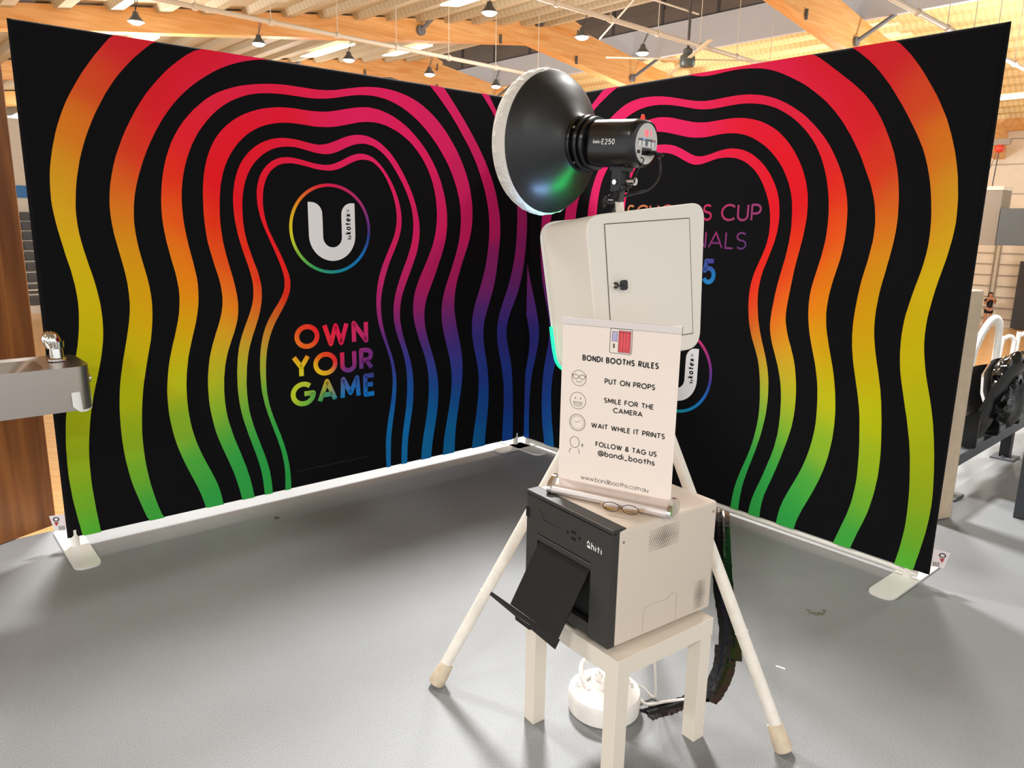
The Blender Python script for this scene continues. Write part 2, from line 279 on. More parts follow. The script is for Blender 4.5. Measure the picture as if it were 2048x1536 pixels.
# outlines of the printed bands, in metres on each panel: (outer edge, inner edge) as x,z pairs
BANDS_L = [
 ([0.391,2.306,0.368,2.28,0.346,2.254,0.325,2.227,0.303,2.2,0.283,2.172,0.263,2.144,0.244,2.116,0.226,2.086,0.209,2.057,0.192,2.027,0.176,1.996,0.162,1.965,0.149,1.933,0.137,1.901,0.126,1.868,0.117,1.835,0.108,1.802,0.101,1.769,0.094,1.735,0.089,1.701,0.086,1.667,0.084,1.632,0.083,1.598,0.084,1.564,0.087,1.53,0.091,1.496,0.096,1.462,0.102,1.428,0.108,1.394,0.114,1.36,0.121,1.326,0.128,1.293,0.133,1.259,0.138,1.225,0.141,1.191,0.143,1.156,0.143,1.122,0.141,1.088,0.138,1.054,0.134,1.019,0.129,0.986,0.123,0.952,0.115,0.918,0.106,0.885,0.098,0.852,0.088,0.819,0.08,0.785,0.071,0.752,0.063,0.719,0.056,0.685,0.05,0.651,0.045,0.617,0.041,0.583,0.038,0.549,0.035,0.514,0.033,0.48,0.032,0.446,0.031,0.411,0.031,0.377,0.031,0.343,0.033,0.308,0.035,0.274,0.037,0.24,0.041,0.205,0.045,0.171,0.049,0.137,0.054,0.103,0.058,0.069,0.063,0.035],
  [0.562,2.305,0.536,2.282,0.51,2.259,0.484,2.235,0.459,2.211,0.435,2.185,0.412,2.159,0.39,2.132,0.369,2.104,0.35,2.075,0.331,2.046,0.314,2.015,0.297,1.985,0.281,1.954,0.266,1.922,0.252,1.89,0.239,1.858,0.227,1.825,0.216,1.792,0.206,1.758,0.198,1.724,0.19,1.69,0.184,1.656,0.179,1.622,0.175,1.587,0.172,1.552,0.172,1.517,0.173,1.483,0.176,1.448,0.181,1.413,0.187,1.379,0.194,1.345,0.201,1.311,0.209,1.276,0.216,1.242,0.222,1.208,0.227,1.173,0.231,1.139,0.233,1.104,0.234,1.069,0.233,1.034,0.231,0.999,0.227,0.965,0.221,0.93,0.214,0.896,0.206,0.862,0.197,0.828,0.188,0.795,0.178,0.761,0.169,0.727,0.161,0.693,0.153,0.659,0.146,0.625,0.14,0.591,0.135,0.556,0.13,0.522,0.126,0.487,0.123,0.452,0.121,0.417,0.12,0.382,0.12,0.347,0.12,0.312,0.121,0.277,0.123,0.243,0.125,0.208,0.127,0.173,0.13,0.138,0.133,0.103,0.136,0.068,0.14,0.033]),
 ([1.383,2.328,1.338,2.328,1.294,2.329,1.249,2.329,1.204,2.329,1.159,2.329,1.114,2.328,1.069,2.327,1.024,2.326,0.98,2.325,0.935,2.324,0.89,2.322,0.846,2.319,0.803,2.312,0.762,2.299,0.723,2.281,0.687,2.258,0.652,2.23,0.618,2.201,0.586,2.17,0.556,2.137,0.527,2.103,0.499,2.068,0.474,2.031,0.45,1.993,0.428,1.954,0.407,1.915,0.387,1.874,0.37,1.833,0.353,1.792,0.339,1.749,0.328,1.706,0.318,1.662,0.312,1.618,0.308,1.574,0.308,1.53,0.311,1.485,0.316,1.441,0.324,1.397,0.332,1.353,0.34,1.309,0.347,1.265,0.352,1.22,0.354,1.176,0.354,1.131,0.35,1.087,0.343,1.043,0.334,0.999,0.324,0.955,0.314,0.912,0.303,0.868,0.294,0.824,0.285,0.78,0.278,0.736,0.273,0.692,0.269,0.647,0.267,0.602,0.266,0.558,0.266,0.513,0.267,0.468,0.27,0.423,0.274,0.379,0.28,0.334,0.287,0.29,0.296,0.246,0.307,0.203,0.319,0.16,0.331,0.116,0.344,0.074,0.357,0.031],
  [1.382,2.303,1.34,2.306,1.298,2.308,1.255,2.309,1.213,2.308,1.17,2.306,1.128,2.302,1.086,2.297,1.044,2.29,1.003,2.282,0.962,2.271,0.922,2.258,0.883,2.242,0.845,2.224,0.808,2.203,0.773,2.18,0.738,2.155,0.705,2.129,0.674,2.101,0.644,2.071,0.616,2.039,0.59,2.006,0.565,1.971,0.543,1.935,0.522,1.899,0.502,1.861,0.484,1.823,0.467,1.784,0.452,1.744,0.438,1.704,0.426,1.664,0.416,1.623,0.409,1.581,0.405,1.539,0.403,1.497,0.405,1.455,0.409,1.413,0.415,1.371,0.423,1.329,0.431,1.288,0.439,1.246,0.445,1.204,0.449,1.162,0.45,1.12,0.448,1.078,0.444,1.036,0.438,0.994,0.431,0.952,0.421,0.911,0.411,0.87,0.401,0.828,0.392,0.787,0.383,0.746,0.376,0.704,0.37,0.662,0.365,0.62,0.361,0.577,0.358,0.535,0.356,0.493,0.356,0.45,0.357,0.408,0.359,0.366,0.363,0.323,0.368,0.281,0.374,0.239,0.382,0.198,0.391,0.156,0.401,0.115,0.413,0.074,0.425,0.033]),
 ([0.634,0.022,0.626,0.06,0.617,0.097,0.607,0.135,0.595,0.171,0.582,0.207,0.568,0.243,0.554,0.28,0.541,0.316,0.529,0.352,0.518,0.389,0.508,0.427,0.5,0.465,0.494,0.503,0.489,0.541,0.485,0.579,0.484,0.618,0.484,0.656,0.485,0.695,0.489,0.733,0.494,0.771,0.5,0.809,0.508,0.847,0.518,0.885,0.528,0.922,0.54,0.959,0.55,0.996,0.56,1.033,0.568,1.071,0.573,1.109,0.576,1.147,0.576,1.185,0.572,1.223,0.567,1.261,0.559,1.299,0.551,1.337,0.544,1.375,0.537,1.413,0.532,1.451,0.528,1.489,0.526,1.528,0.526,1.566,0.528,1.605,0.532,1.643,0.537,1.681,0.544,1.719,0.553,1.757,0.564,1.794,0.577,1.83,0.592,1.865,0.61,1.899,0.63,1.932,0.652,1.963,0.677,1.993,0.703,2.021,0.731,2.047,0.76,2.072,0.791,2.094,0.824,2.113,0.859,2.129,0.895,2.143,0.931,2.155,0.969,2.164,1.007,2.172,1.045,2.178,1.083,2.183,1.121,2.186,1.16,2.188,1.199,2.188,1.237,2.187,1.276,2.187,1.314,2.186,1.353,2.187,1.391,2.19,1.429,2.195,1.467,2.203,1.504,2.212,1.542,2.22,1.58,2.228,1.618,2.234,1.656,2.238,1.694,2.241,1.733,2.241,1.771,2.239,1.809,2.235,1.847,2.228,1.885,2.219,1.921,2.208,1.957,2.194,1.991,2.177,2.024,2.157,2.056,2.135,2.086,2.112,2.115,2.086,2.142,2.059,2.168,2.03,2.192,2.0,2.215,1.97,2.237,1.938,2.257,1.905,2.276,1.871,2.293,1.837,2.308,1.801,2.321,1.765,2.332,1.728,2.34,1.691,2.347,1.653,2.351,1.614,2.352,1.576,2.351,1.538,2.347,1.5,2.34,1.462,2.33,1.425,2.318,1.388,2.304,1.353,2.289,1.317,2.275,1.281,2.261,1.245,2.248,1.209,2.236,1.172,2.226,1.135,2.219,1.097,2.215,1.059,2.213,1.021,2.215,0.983,2.22,0.945,2.227,0.907,2.235,0.869,2.244,0.832,2.253,0.794,2.262,0.757,2.269,0.719,2.274,0.681,2.278,0.642,2.279,0.604,2.278,0.565,2.275,0.527,2.27,0.488,2.265,0.45,2.258,0.412,2.251,0.374,2.245,0.336,2.238,0.298,2.232,0.26,2.227,0.221,2.223,0.183,2.22,0.145,2.218,0.106,2.217,0.067,2.216,0.029],
  [0.721,0.022,0.716,0.059,0.711,0.095,0.704,0.131,0.695,0.167,0.683,0.202,0.67,0.236,0.656,0.271,0.642,0.305,0.629,0.339,0.617,0.374,0.606,0.409,0.597,0.445,0.589,0.481,0.583,0.518,0.579,0.554,0.576,0.591,0.575,0.628,0.575,0.665,0.576,0.702,0.579,0.739,0.583,0.775,0.589,0.812,0.595,0.848,0.604,0.884,0.614,0.92,0.624,0.955,0.635,0.991,0.645,1.026,0.653,1.062,0.66,1.098,0.664,1.135,0.666,1.172,0.666,1.208,0.663,1.245,0.657,1.281,0.651,1.317,0.644,1.354,0.637,1.39,0.631,1.427,0.626,1.463,0.622,1.5,0.62,1.537,0.619,1.574,0.62,1.611,0.623,1.647,0.628,1.684,0.635,1.72,0.644,1.756,0.655,1.791,0.668,1.825,0.683,1.859,0.7,1.891,0.719,1.923,0.741,1.952,0.764,1.981,0.789,2.008,0.816,2.033,0.845,2.056,0.875,2.076,0.907,2.093,0.941,2.108,0.975,2.12,1.011,2.129,1.047,2.135,1.084,2.139,1.121,2.141,1.158,2.142,1.194,2.141,1.231,2.141,1.268,2.14,1.305,2.14,1.342,2.143,1.379,2.147,1.415,2.153,1.451,2.161,1.487,2.17,1.523,2.178,1.559,2.185,1.595,2.19,1.632,2.193,1.669,2.194,1.705,2.191,1.742,2.186,1.777,2.178,1.812,2.167,1.847,2.154,1.88,2.138,1.912,2.12,1.943,2.1,1.973,2.078,2.001,2.055,2.029,2.03,2.055,2.004,2.08,1.977,2.104,1.949,2.126,1.92,2.148,1.89,2.168,1.859,2.186,1.827,2.203,1.794,2.218,1.76,2.231,1.726,2.242,1.691,2.251,1.655,2.258,1.619,2.261,1.583,2.263,1.546,2.262,1.509,2.258,1.472,2.253,1.436,2.245,1.4,2.235,1.365,2.224,1.329,2.211,1.295,2.198,1.26,2.184,1.226,2.17,1.192,2.156,1.157,2.143,1.123,2.132,1.088,2.123,1.052,2.118,1.016,2.115,0.98,2.117,0.943,2.12,0.907,2.127,0.871,2.135,0.835,2.145,0.799,2.155,0.763,2.165,0.728,2.175,0.692,2.182,0.656,2.188,0.62,2.192,0.583,2.193,0.546,2.192,0.509,2.19,0.473,2.186,0.436,2.18,0.399,2.174,0.363,2.166,0.327,2.159,0.291,2.151,0.254,2.144,0.218,2.137,0.182,2.132,0.145,2.128,0.108,2.124,0.072,2.121,0.035]),
 ([0.818,0.043,0.812,0.078,0.806,0.113,0.798,0.147,0.79,0.182,0.781,0.215,0.77,0.249,0.759,0.282,0.747,0.316,0.735,0.349,0.724,0.382,0.713,0.416,0.704,0.45,0.697,0.484,0.691,0.519,0.686,0.554,0.682,0.589,0.68,0.624,0.68,0.659,0.68,0.695,0.682,0.73,0.686,0.765,0.691,0.8,0.697,0.834,0.706,0.868,0.716,0.902,0.728,0.935,0.74,0.968,0.753,1.001,0.764,1.034,0.773,1.067,0.779,1.102,0.781,1.136,0.779,1.171,0.775,1.206,0.768,1.24,0.759,1.274,0.75,1.308,0.742,1.343,0.734,1.377,0.727,1.411,0.723,1.446,0.72,1.481,0.718,1.517,0.717,1.552,0.718,1.587,0.719,1.622,0.721,1.657,0.725,1.692,0.73,1.727,0.738,1.762,0.747,1.795,0.759,1.828,0.773,1.86,0.79,1.89,0.81,1.919,0.833,1.945,0.858,1.969,0.885,1.991,0.914,2.01,0.945,2.027,0.977,2.041,1.01,2.053,1.044,2.063,1.078,2.07,1.112,2.076,1.147,2.079,1.182,2.08,1.218,2.08,1.253,2.078,1.288,2.077,1.323,2.078,1.358,2.08,1.393,2.084,1.427,2.091,1.461,2.099,1.496,2.108,1.53,2.116,1.564,2.123,1.599,2.128,1.633,2.131,1.668,2.129,1.703,2.125,1.737,2.117,1.77,2.107,1.803,2.094,1.834,2.079,1.865,2.061,1.894,2.042,1.922,2.02,1.948,1.997,1.974,1.973,1.998,1.947,2.02,1.921,2.041,1.892,2.061,1.863,2.079,1.833,2.095,1.802,2.11,1.77,2.122,1.737,2.133,1.704,2.142,1.67,2.149,1.635,2.155,1.601,2.158,1.566,2.159,1.531,2.158,1.496,2.154,1.461,2.148,1.426,2.139,1.392,2.128,1.359,2.116,1.326,2.103,1.294,2.089,1.261,2.076,1.228,2.062,1.196,2.047,1.164,2.032,1.133,2.018,1.101,2.005,1.068,1.996,1.035,1.99,1.001,1.988,0.966,1.99,0.932,1.994,0.897,2.001,0.863,2.011,0.829,2.021,0.795,2.033,0.762,2.044,0.728,2.055,0.695,2.065,0.661,2.074,0.627,2.081,0.593,2.086,0.558,2.089,0.523,2.09,0.488,2.089,0.453,2.087,0.417,2.084,0.382,2.079,0.347,2.074,0.313,2.067,0.278,2.06,0.243,2.053,0.209,2.047,0.174,2.041,0.139,2.037,0.104,2.033,0.069,2.03,0.034],
  [0.885,0.033,0.881,0.066,0.877,0.1,0.871,0.133,0.865,0.166,0.857,0.199,0.849,0.232,0.839,0.264,0.829,0.297,0.819,0.329,0.809,0.361,0.798,0.393,0.789,0.426,0.781,0.459,0.773,0.491,0.767,0.525,0.763,0.558,0.76,0.592,0.759,0.625,0.759,0.659,0.761,0.693,0.763,0.727,0.768,0.76,0.773,0.793,0.781,0.826,0.79,0.858,0.802,0.89,0.814,0.921,0.827,0.952,0.838,0.984,0.848,1.016,0.854,1.048,0.857,1.082,0.857,1.115,0.854,1.149,0.849,1.182,0.843,1.215,0.836,1.248,0.828,1.281,0.82,1.314,0.813,1.347,0.807,1.38,0.801,1.413,0.798,1.447,0.795,1.48,0.794,1.514,0.794,1.548,0.796,1.582,0.798,1.615,0.802,1.649,0.807,1.682,0.815,1.715,0.824,1.747,0.836,1.778,0.851,1.809,0.867,1.837,0.887,1.865,0.908,1.891,0.932,1.914,0.957,1.936,0.985,1.954,1.014,1.97,1.045,1.983,1.077,1.993,1.11,2.0,1.143,2.005,1.176,2.007,1.21,2.007,1.244,2.006,1.277,2.004,1.311,2.002,1.345,2.003,1.378,2.005,1.412,2.009,1.445,2.015,1.477,2.023,1.51,2.031,1.543,2.04,1.576,2.048,1.609,2.053,1.642,2.056,1.675,2.056,1.708,2.053,1.741,2.047,1.773,2.037,1.805,2.025,1.835,2.011,1.864,1.994,1.892,1.976,1.918,1.955,1.942,1.932,1.965,1.907,1.986,1.881,2.005,1.853,2.022,1.824,2.037,1.794,2.05,1.763,2.06,1.731,2.069,1.699,2.076,1.666,2.08,1.632,2.083,1.599,2.084,1.565,2.083,1.532,2.079,1.498,2.074,1.465,2.066,1.433,2.056,1.4,2.044,1.369,2.03,1.338,2.015,1.308,2.0,1.278,1.984,1.248,1.968,1.218,1.953,1.188,1.939,1.157,1.927,1.126,1.917,1.094,1.911,1.061,1.908,1.028,1.908,0.995,1.911,0.961,1.917,0.929,1.925,0.896,1.935,0.864,1.945,0.832,1.957,0.8,1.969,0.768,1.981,0.737,1.992,0.705,2.001,0.672,2.008,0.64,2.013,0.606,2.016,0.573,2.018,0.539,2.018,0.505,2.016,0.472,2.014,0.438,2.01,0.404,2.006,0.371,2.0,0.337,1.994,0.304,1.988,0.271,1.981,0.238,1.975,0.205,1.969,0.171,1.964,0.138,1.96,0.104,1.957,0.071,1.954,0.037]),
 ([0.941,0.03,0.94,0.062,0.938,0.093,0.936,0.125,0.933,0.157,0.929,0.188,0.923,0.219,0.916,0.25,0.908,0.281,0.899,0.311,0.89,0.342,0.881,0.373,0.872,0.403,0.864,0.434,0.856,0.464,0.848,0.495,0.842,0.527,0.837,0.558,0.833,0.589,0.831,0.621,0.829,0.653,0.829,0.685,0.83,0.716,0.831,0.748,0.834,0.78,0.837,0.811,0.842,0.843,0.848,0.874,0.856,0.904,0.866,0.934,0.878,0.964,0.89,0.993,0.903,1.022,0.915,1.051,0.926,1.081,0.934,1.111,0.939,1.142,0.94,1.173,0.939,1.204,0.934,1.235,0.927,1.266,0.919,1.297,0.909,1.327,0.9,1.358,0.892,1.388,0.884,1.419,0.877,1.45,0.872,1.481,0.867,1.513,0.864,1.544,0.863,1.576,0.863,1.607,0.865,1.639,0.87,1.67,0.876,1.701,0.885,1.731,0.896,1.761,0.91,1.789,0.927,1.815,0.947,1.839,0.969,1.861,0.994,1.881,1.02,1.897,1.048,1.91,1.078,1.921,1.108,1.927,1.139,1.931,1.171,1.931,1.202,1.929,1.233,1.925,1.264,1.919,1.295,1.915,1.326,1.912,1.356,1.915,1.385,1.922,1.414,1.933,1.443,1.945,1.472,1.958,1.501,1.969,1.531,1.977,1.562,1.982,1.593,1.983,1.624,1.98,1.654,1.972,1.683,1.961,1.71,1.946,1.736,1.928,1.76,1.908,1.782,1.886,1.803,1.862,1.822,1.837,1.84,1.811,1.857,1.784,1.873,1.757,1.888,1.729,1.903,1.7,1.916,1.671,1.927,1.642,1.937,1.612,1.945,1.581,1.952,1.55,1.957,1.519,1.959,1.488,1.959,1.456,1.956,1.425,1.95,1.394,1.943,1.363,1.933,1.333,1.921,1.304,1.909,1.275,1.896,1.246,1.883,1.217,1.87,1.188,1.857,1.159,1.844,1.13,1.833,1.1,1.825,1.07,1.819,1.039,1.816,1.008,1.815,0.977,1.817,0.945,1.822,0.914,1.828,0.883,1.836,0.852,1.846,0.822,1.855,0.792,1.866,0.762,1.875,0.731,1.884,0.701,1.891,0.67,1.897,0.639,1.901,0.607,1.903,0.576,1.905,0.544,1.904,0.512,1.903,0.481,1.901,0.449,1.897,0.417,1.893,0.386,1.887,0.355,1.881,0.323,1.875,0.292,1.87,0.261,1.864,0.23,1.86,0.198,1.857,0.166,1.855,0.135,1.854,0.103,1.853,0.071,1.852,0.039],
  [0.986,0.03,0.985,0.061,0.984,0.092,0.982,0.123,0.979,0.153,0.975,0.184,0.969,0.214,0.962,0.244,0.954,0.274,0.945,0.303,0.936,0.333,0.927,0.362,0.918,0.392,0.909,0.422,0.901,0.451,0.894,0.481,0.887,0.512,0.882,0.542,0.879,0.573,0.877,0.603,0.876,0.634,0.876,0.665,0.877,0.696,0.88,0.727,0.882,0.757,0.886,0.788,0.891,0.818,0.897,0.849,0.905,0.878,0.915,0.908,0.925,0.936,0.937,0.965,0.948,0.994,0.959,1.023,0.968,1.052,0.975,1.082,0.981,1.112,0.983,1.142,0.984,1.173,0.981,1.203,0.975,1.233,0.968,1.263,0.958,1.292,0.948,1.321,0.939,1.351,0.93,1.38,0.922,1.41,0.916,1.44,0.911,1.47,0.908,1.501,0.907,1.532,0.907,1.563,0.908,1.593,0.911,1.624,0.916,1.654,0.923,1.684,0.932,1.713,0.944,1.741,0.959,1.768,0.976,1.793,0.996,1.815,1.019,1.836,1.043,1.853,1.07,1.868,1.098,1.879,1.127,1.886,1.157,1.89,1.188,1.891,1.218,1.888,1.248,1.883,1.278,1.877,1.308,1.871,1.338,1.868,1.368,1.867,1.398,1.871,1.427,1.88,1.454,1.891,1.482,1.905,1.509,1.917,1.538,1.928,1.567,1.935,1.596,1.939,1.626,1.937,1.655,1.931,1.683,1.919,1.708,1.904,1.732,1.886,1.754,1.865,1.774,1.842,1.793,1.817,1.811,1.792,1.828,1.766,1.844,1.74,1.859,1.713,1.873,1.686,1.885,1.657,1.896,1.629,1.905,1.599,1.911,1.569,1.914,1.539,1.916,1.508,1.914,1.478,1.911,1.447,1.906,1.417,1.898,1.387,1.888,1.358,1.877,1.33,1.865,1.301,1.852,1.273,1.839,1.245,1.827,1.217,1.815,1.188,1.804,1.16,1.794,1.131,1.785,1.101,1.778,1.071,1.773,1.041,1.771,1.01,1.771,0.98,1.774,0.949,1.779,0.919,1.786,0.889,1.795,0.86,1.805,0.831,1.816,0.802,1.826,0.772,1.835,0.743,1.843,0.713,1.849,0.683,1.854,0.653,1.857,0.622,1.859,0.591,1.86,0.561,1.859,0.53,1.858,0.499,1.855,0.468,1.852,0.437,1.849,0.407,1.844,0.376,1.839,0.346,1.834,0.315,1.829,0.285,1.824,0.254,1.82,0.224,1.817,0.193,1.814,0.162,1.813,0.131,1.811,0.1,1.811,0.069,1.81,0.039]),
 ([1.056,0.035,1.058,0.065,1.059,0.095,1.061,0.125,1.061,0.155,1.06,0.185,1.057,0.215,1.053,0.244,1.048,0.274,1.041,0.303,1.033,0.332,1.025,0.361,1.016,0.389,1.007,0.418,0.998,0.447,0.99,0.475,0.981,0.504,0.974,0.533,0.967,0.562,0.962,0.592,0.957,0.621,0.954,0.651,0.953,0.681,0.952,0.711,0.952,0.741,0.953,0.771,0.955,0.801,0.958,0.831,0.962,0.86,0.968,0.89,0.975,0.919,0.984,0.947,0.995,0.975,1.008,1.001,1.023,1.027,1.04,1.052,1.057,1.076,1.074,1.1,1.089,1.125,1.101,1.151,1.108,1.178,1.11,1.206,1.107,1.235,1.1,1.263,1.091,1.292,1.081,1.32,1.07,1.348,1.059,1.375,1.047,1.403,1.036,1.43,1.024,1.458,1.013,1.486,1.003,1.514,0.995,1.543,0.989,1.572,0.985,1.601,0.984,1.631,0.985,1.661,0.99,1.69,0.998,1.718,1.009,1.744,1.025,1.769,1.044,1.79,1.066,1.809,1.091,1.823,1.118,1.833,1.146,1.837,1.175,1.838,1.204,1.835,1.234,1.83,1.263,1.824,1.292,1.818,1.321,1.814,1.351,1.812,1.38,1.813,1.408,1.819,1.435,1.829,1.462,1.841,1.488,1.855,1.515,1.868,1.542,1.878,1.57,1.884,1.599,1.885,1.626,1.88,1.653,1.87,1.677,1.855,1.699,1.836,1.72,1.815,1.739,1.792,1.756,1.768,1.772,1.743,1.787,1.717,1.799,1.69,1.811,1.662,1.82,1.634,1.827,1.605,1.833,1.576,1.835,1.546,1.835,1.517,1.832,1.487,1.825,1.459,1.816,1.43,1.805,1.403,1.792,1.376,1.779,1.349,1.765,1.322,1.752,1.295,1.74,1.268,1.73,1.24,1.72,1.212,1.711,1.183,1.703,1.154,1.696,1.125,1.691,1.096,1.688,1.066,1.687,1.036,1.688,1.007,1.691,0.977,1.695,0.947,1.701,0.918,1.708,0.889,1.716,0.86,1.725,0.832,1.735,0.803,1.745,0.775,1.755,0.747,1.763,0.718,1.771,0.689,1.776,0.66,1.781,0.63,1.783,0.6,1.784,0.57,1.783,0.541,1.781,0.511,1.778,0.481,1.774,0.451,1.769,0.422,1.764,0.392,1.759,0.362,1.753,0.333,1.749,0.303,1.745,0.274,1.741,0.244,1.739,0.214,1.737,0.184,1.736,0.154,1.735,0.124,1.734,0.094,1.734,0.064,1.733,0.034],
  [1.091,0.033,1.092,0.062,1.093,0.091,1.092,0.121,1.091,0.15,1.089,0.179,1.086,0.209,1.081,0.238,1.076,0.266,1.069,0.295,1.062,0.324,1.054,0.352,1.046,0.38,1.036,0.408,1.027,0.436,1.017,0.464,1.009,0.492,1.001,0.52,0.994,0.548,0.989,0.577,0.985,0.606,0.983,0.636,0.982,0.665,0.982,0.694,0.983,0.724,0.984,0.753,0.986,0.782,0.99,0.812,0.994,0.841,1.0,0.869,1.008,0.898,1.017,0.925,1.028,0.952,1.041,0.979,1.055,1.004,1.071,1.029,1.087,1.054,1.102,1.079,1.116,1.104,1.128,1.13,1.137,1.157,1.141,1.185,1.141,1.212,1.136,1.24,1.127,1.268,1.117,1.295,1.106,1.322,1.094,1.349,1.082,1.376,1.069,1.402,1.057,1.429,1.045,1.456,1.034,1.483,1.026,1.511,1.02,1.539,1.016,1.568,1.014,1.597,1.015,1.627,1.018,1.656,1.023,1.684,1.032,1.711,1.044,1.737,1.06,1.76,1.08,1.779,1.103,1.794,1.129,1.804,1.157,1.808,1.185,1.809,1.214,1.806,1.243,1.801,1.272,1.796,1.3,1.79,1.329,1.786,1.358,1.784,1.387,1.784,1.415,1.788,1.443,1.796,1.469,1.807,1.495,1.82,1.521,1.833,1.547,1.844,1.574,1.852,1.602,1.855,1.629,1.852,1.655,1.844,1.678,1.829,1.699,1.811,1.718,1.789,1.735,1.765,1.749,1.74,1.762,1.714,1.774,1.687,1.784,1.659,1.792,1.631,1.798,1.603,1.802,1.574,1.803,1.545,1.801,1.516,1.796,1.488,1.789,1.46,1.779,1.432,1.767,1.406,1.753,1.379,1.74,1.353,1.727,1.327,1.714,1.301,1.702,1.274,1.691,1.246,1.682,1.219,1.674,1.191,1.667,1.162,1.663,1.133,1.659,1.104,1.657,1.075,1.657,1.045,1.658,1.016,1.661,0.987,1.666,0.958,1.672,0.93,1.68,0.902,1.689,0.874,1.699,0.846,1.71,0.818,1.72,0.791,1.729,0.763,1.738,0.735,1.745,0.707,1.751,0.678,1.755,0.649,1.757,0.62,1.758,0.59,1.757,0.561,1.754,0.532,1.751,0.503,1.746,0.474,1.741,0.445,1.735,0.416,1.729,0.387,1.723,0.358,1.718,0.329,1.713,0.3,1.709,0.271,1.705,0.242,1.703,0.213,1.702,0.183,1.702,0.154,1.702,0.125,1.703,0.095,1.704,0.066,1.705,0.036]),
 ([2.116,2.317,2.14,2.291,2.164,2.265,2.188,2.239,2.212,2.212,2.235,2.186,2.258,2.159,2.281,2.132,2.304,2.104,2.326,2.076,2.348,2.048,2.369,2.02,2.39,1.991,2.41,1.961,2.429,1.932,2.448,1.901,2.465,1.871,2.482,1.839,2.498,1.808,2.513,1.775,2.526,1.742,2.538,1.709,2.548,1.675,2.557,1.641,2.565,1.606,2.572,1.571,2.576,1.536,2.578,1.501,2.578,1.466,2.577,1.43,2.574,1.395,2.57,1.359,2.566,1.324,2.561,1.289,2.556,1.254,2.551,1.219,2.544,1.184,2.537,1.149,2.528,1.115,2.517,1.081,2.505,1.048,2.493,1.014,2.481,0.981,2.469,0.948,2.459,0.914,2.452,0.88,2.448,0.845,2.447,0.81,2.45,0.775,2.455,0.74,2.461,0.705,2.468,0.67,2.476,0.635,2.482,0.601,2.487,0.566,2.491,0.53,2.494,0.495,2.496,0.459,2.497,0.424,2.496,0.388,2.495,0.353,2.493,0.317,2.49,0.282,2.486,0.247,2.482,0.211,2.478,0.176,2.474,0.141,2.471,0.105,2.469,0.07,2.467,0.035],
  [2.009,2.319,2.036,2.296,2.062,2.272,2.089,2.248,2.115,2.223,2.14,2.198,2.165,2.172,2.189,2.146,2.212,2.118,2.235,2.091,2.257,2.062,2.278,2.034,2.3,2.005,2.321,1.976,2.341,1.946,2.36,1.916,2.378,1.885,2.394,1.853,2.409,1.821,2.423,1.788,2.437,1.755,2.449,1.721,2.459,1.687,2.468,1.653,2.476,1.618,2.482,1.582,2.485,1.547,2.488,1.511,2.488,1.476,2.487,1.44,2.484,1.404,2.48,1.369,2.475,1.333,2.469,1.298,2.462,1.263,2.453,1.228,2.443,1.194,2.432,1.16,2.42,1.126,2.407,1.093,2.394,1.06,2.382,1.026,2.371,0.992,2.362,0.958,2.356,0.923,2.353,0.887,2.353,0.852,2.356,0.816,2.361,0.781,2.368,0.746,2.376,0.711,2.385,0.677,2.394,0.642,2.401,0.607,2.407,0.572,2.411,0.537,2.412,0.501,2.412,0.466,2.411,0.43,2.408,0.394,2.404,0.358,2.4,0.323,2.395,0.287,2.389,0.252,2.383,0.217,2.377,0.182,2.372,0.146,2.367,0.111,2.362,0.075,2.358,0.04]),
 ([2.453,2.318,2.474,2.29,2.495,2.262,2.515,2.233,2.535,2.204,2.554,2.175,2.572,2.145,2.59,2.115,2.608,2.085,2.625,2.054,2.642,2.024,2.659,1.993,2.676,1.963,2.693,1.932,2.709,1.901,2.725,1.87,2.739,1.838,2.751,1.805,2.763,1.772,2.773,1.739,2.782,1.705,2.79,1.671,2.797,1.637,2.802,1.602,2.806,1.568,2.807,1.533,2.808,1.498,2.807,1.463,2.805,1.428,2.802,1.393,2.799,1.359,2.795,1.324,2.791,1.289,2.785,1.255,2.779,1.22,2.771,1.186,2.763,1.152,2.753,1.119,2.742,1.086,2.729,1.053,2.714,1.022,2.699,0.991,2.683,0.959,2.669,0.927,2.657,0.895,2.649,0.862,2.645,0.828,2.645,0.794,2.649,0.76,2.657,0.726,2.665,0.693,2.674,0.659,2.682,0.625,2.689,0.591,2.695,0.556,2.699,0.521,2.703,0.487,2.706,0.452,2.708,0.417,2.71,0.382,2.711,0.347,2.713,0.312,2.714,0.277,2.714,0.242,2.715,0.207,2.715,0.172,2.715,0.137,2.716,0.102,2.716,0.067,2.716,0.032],
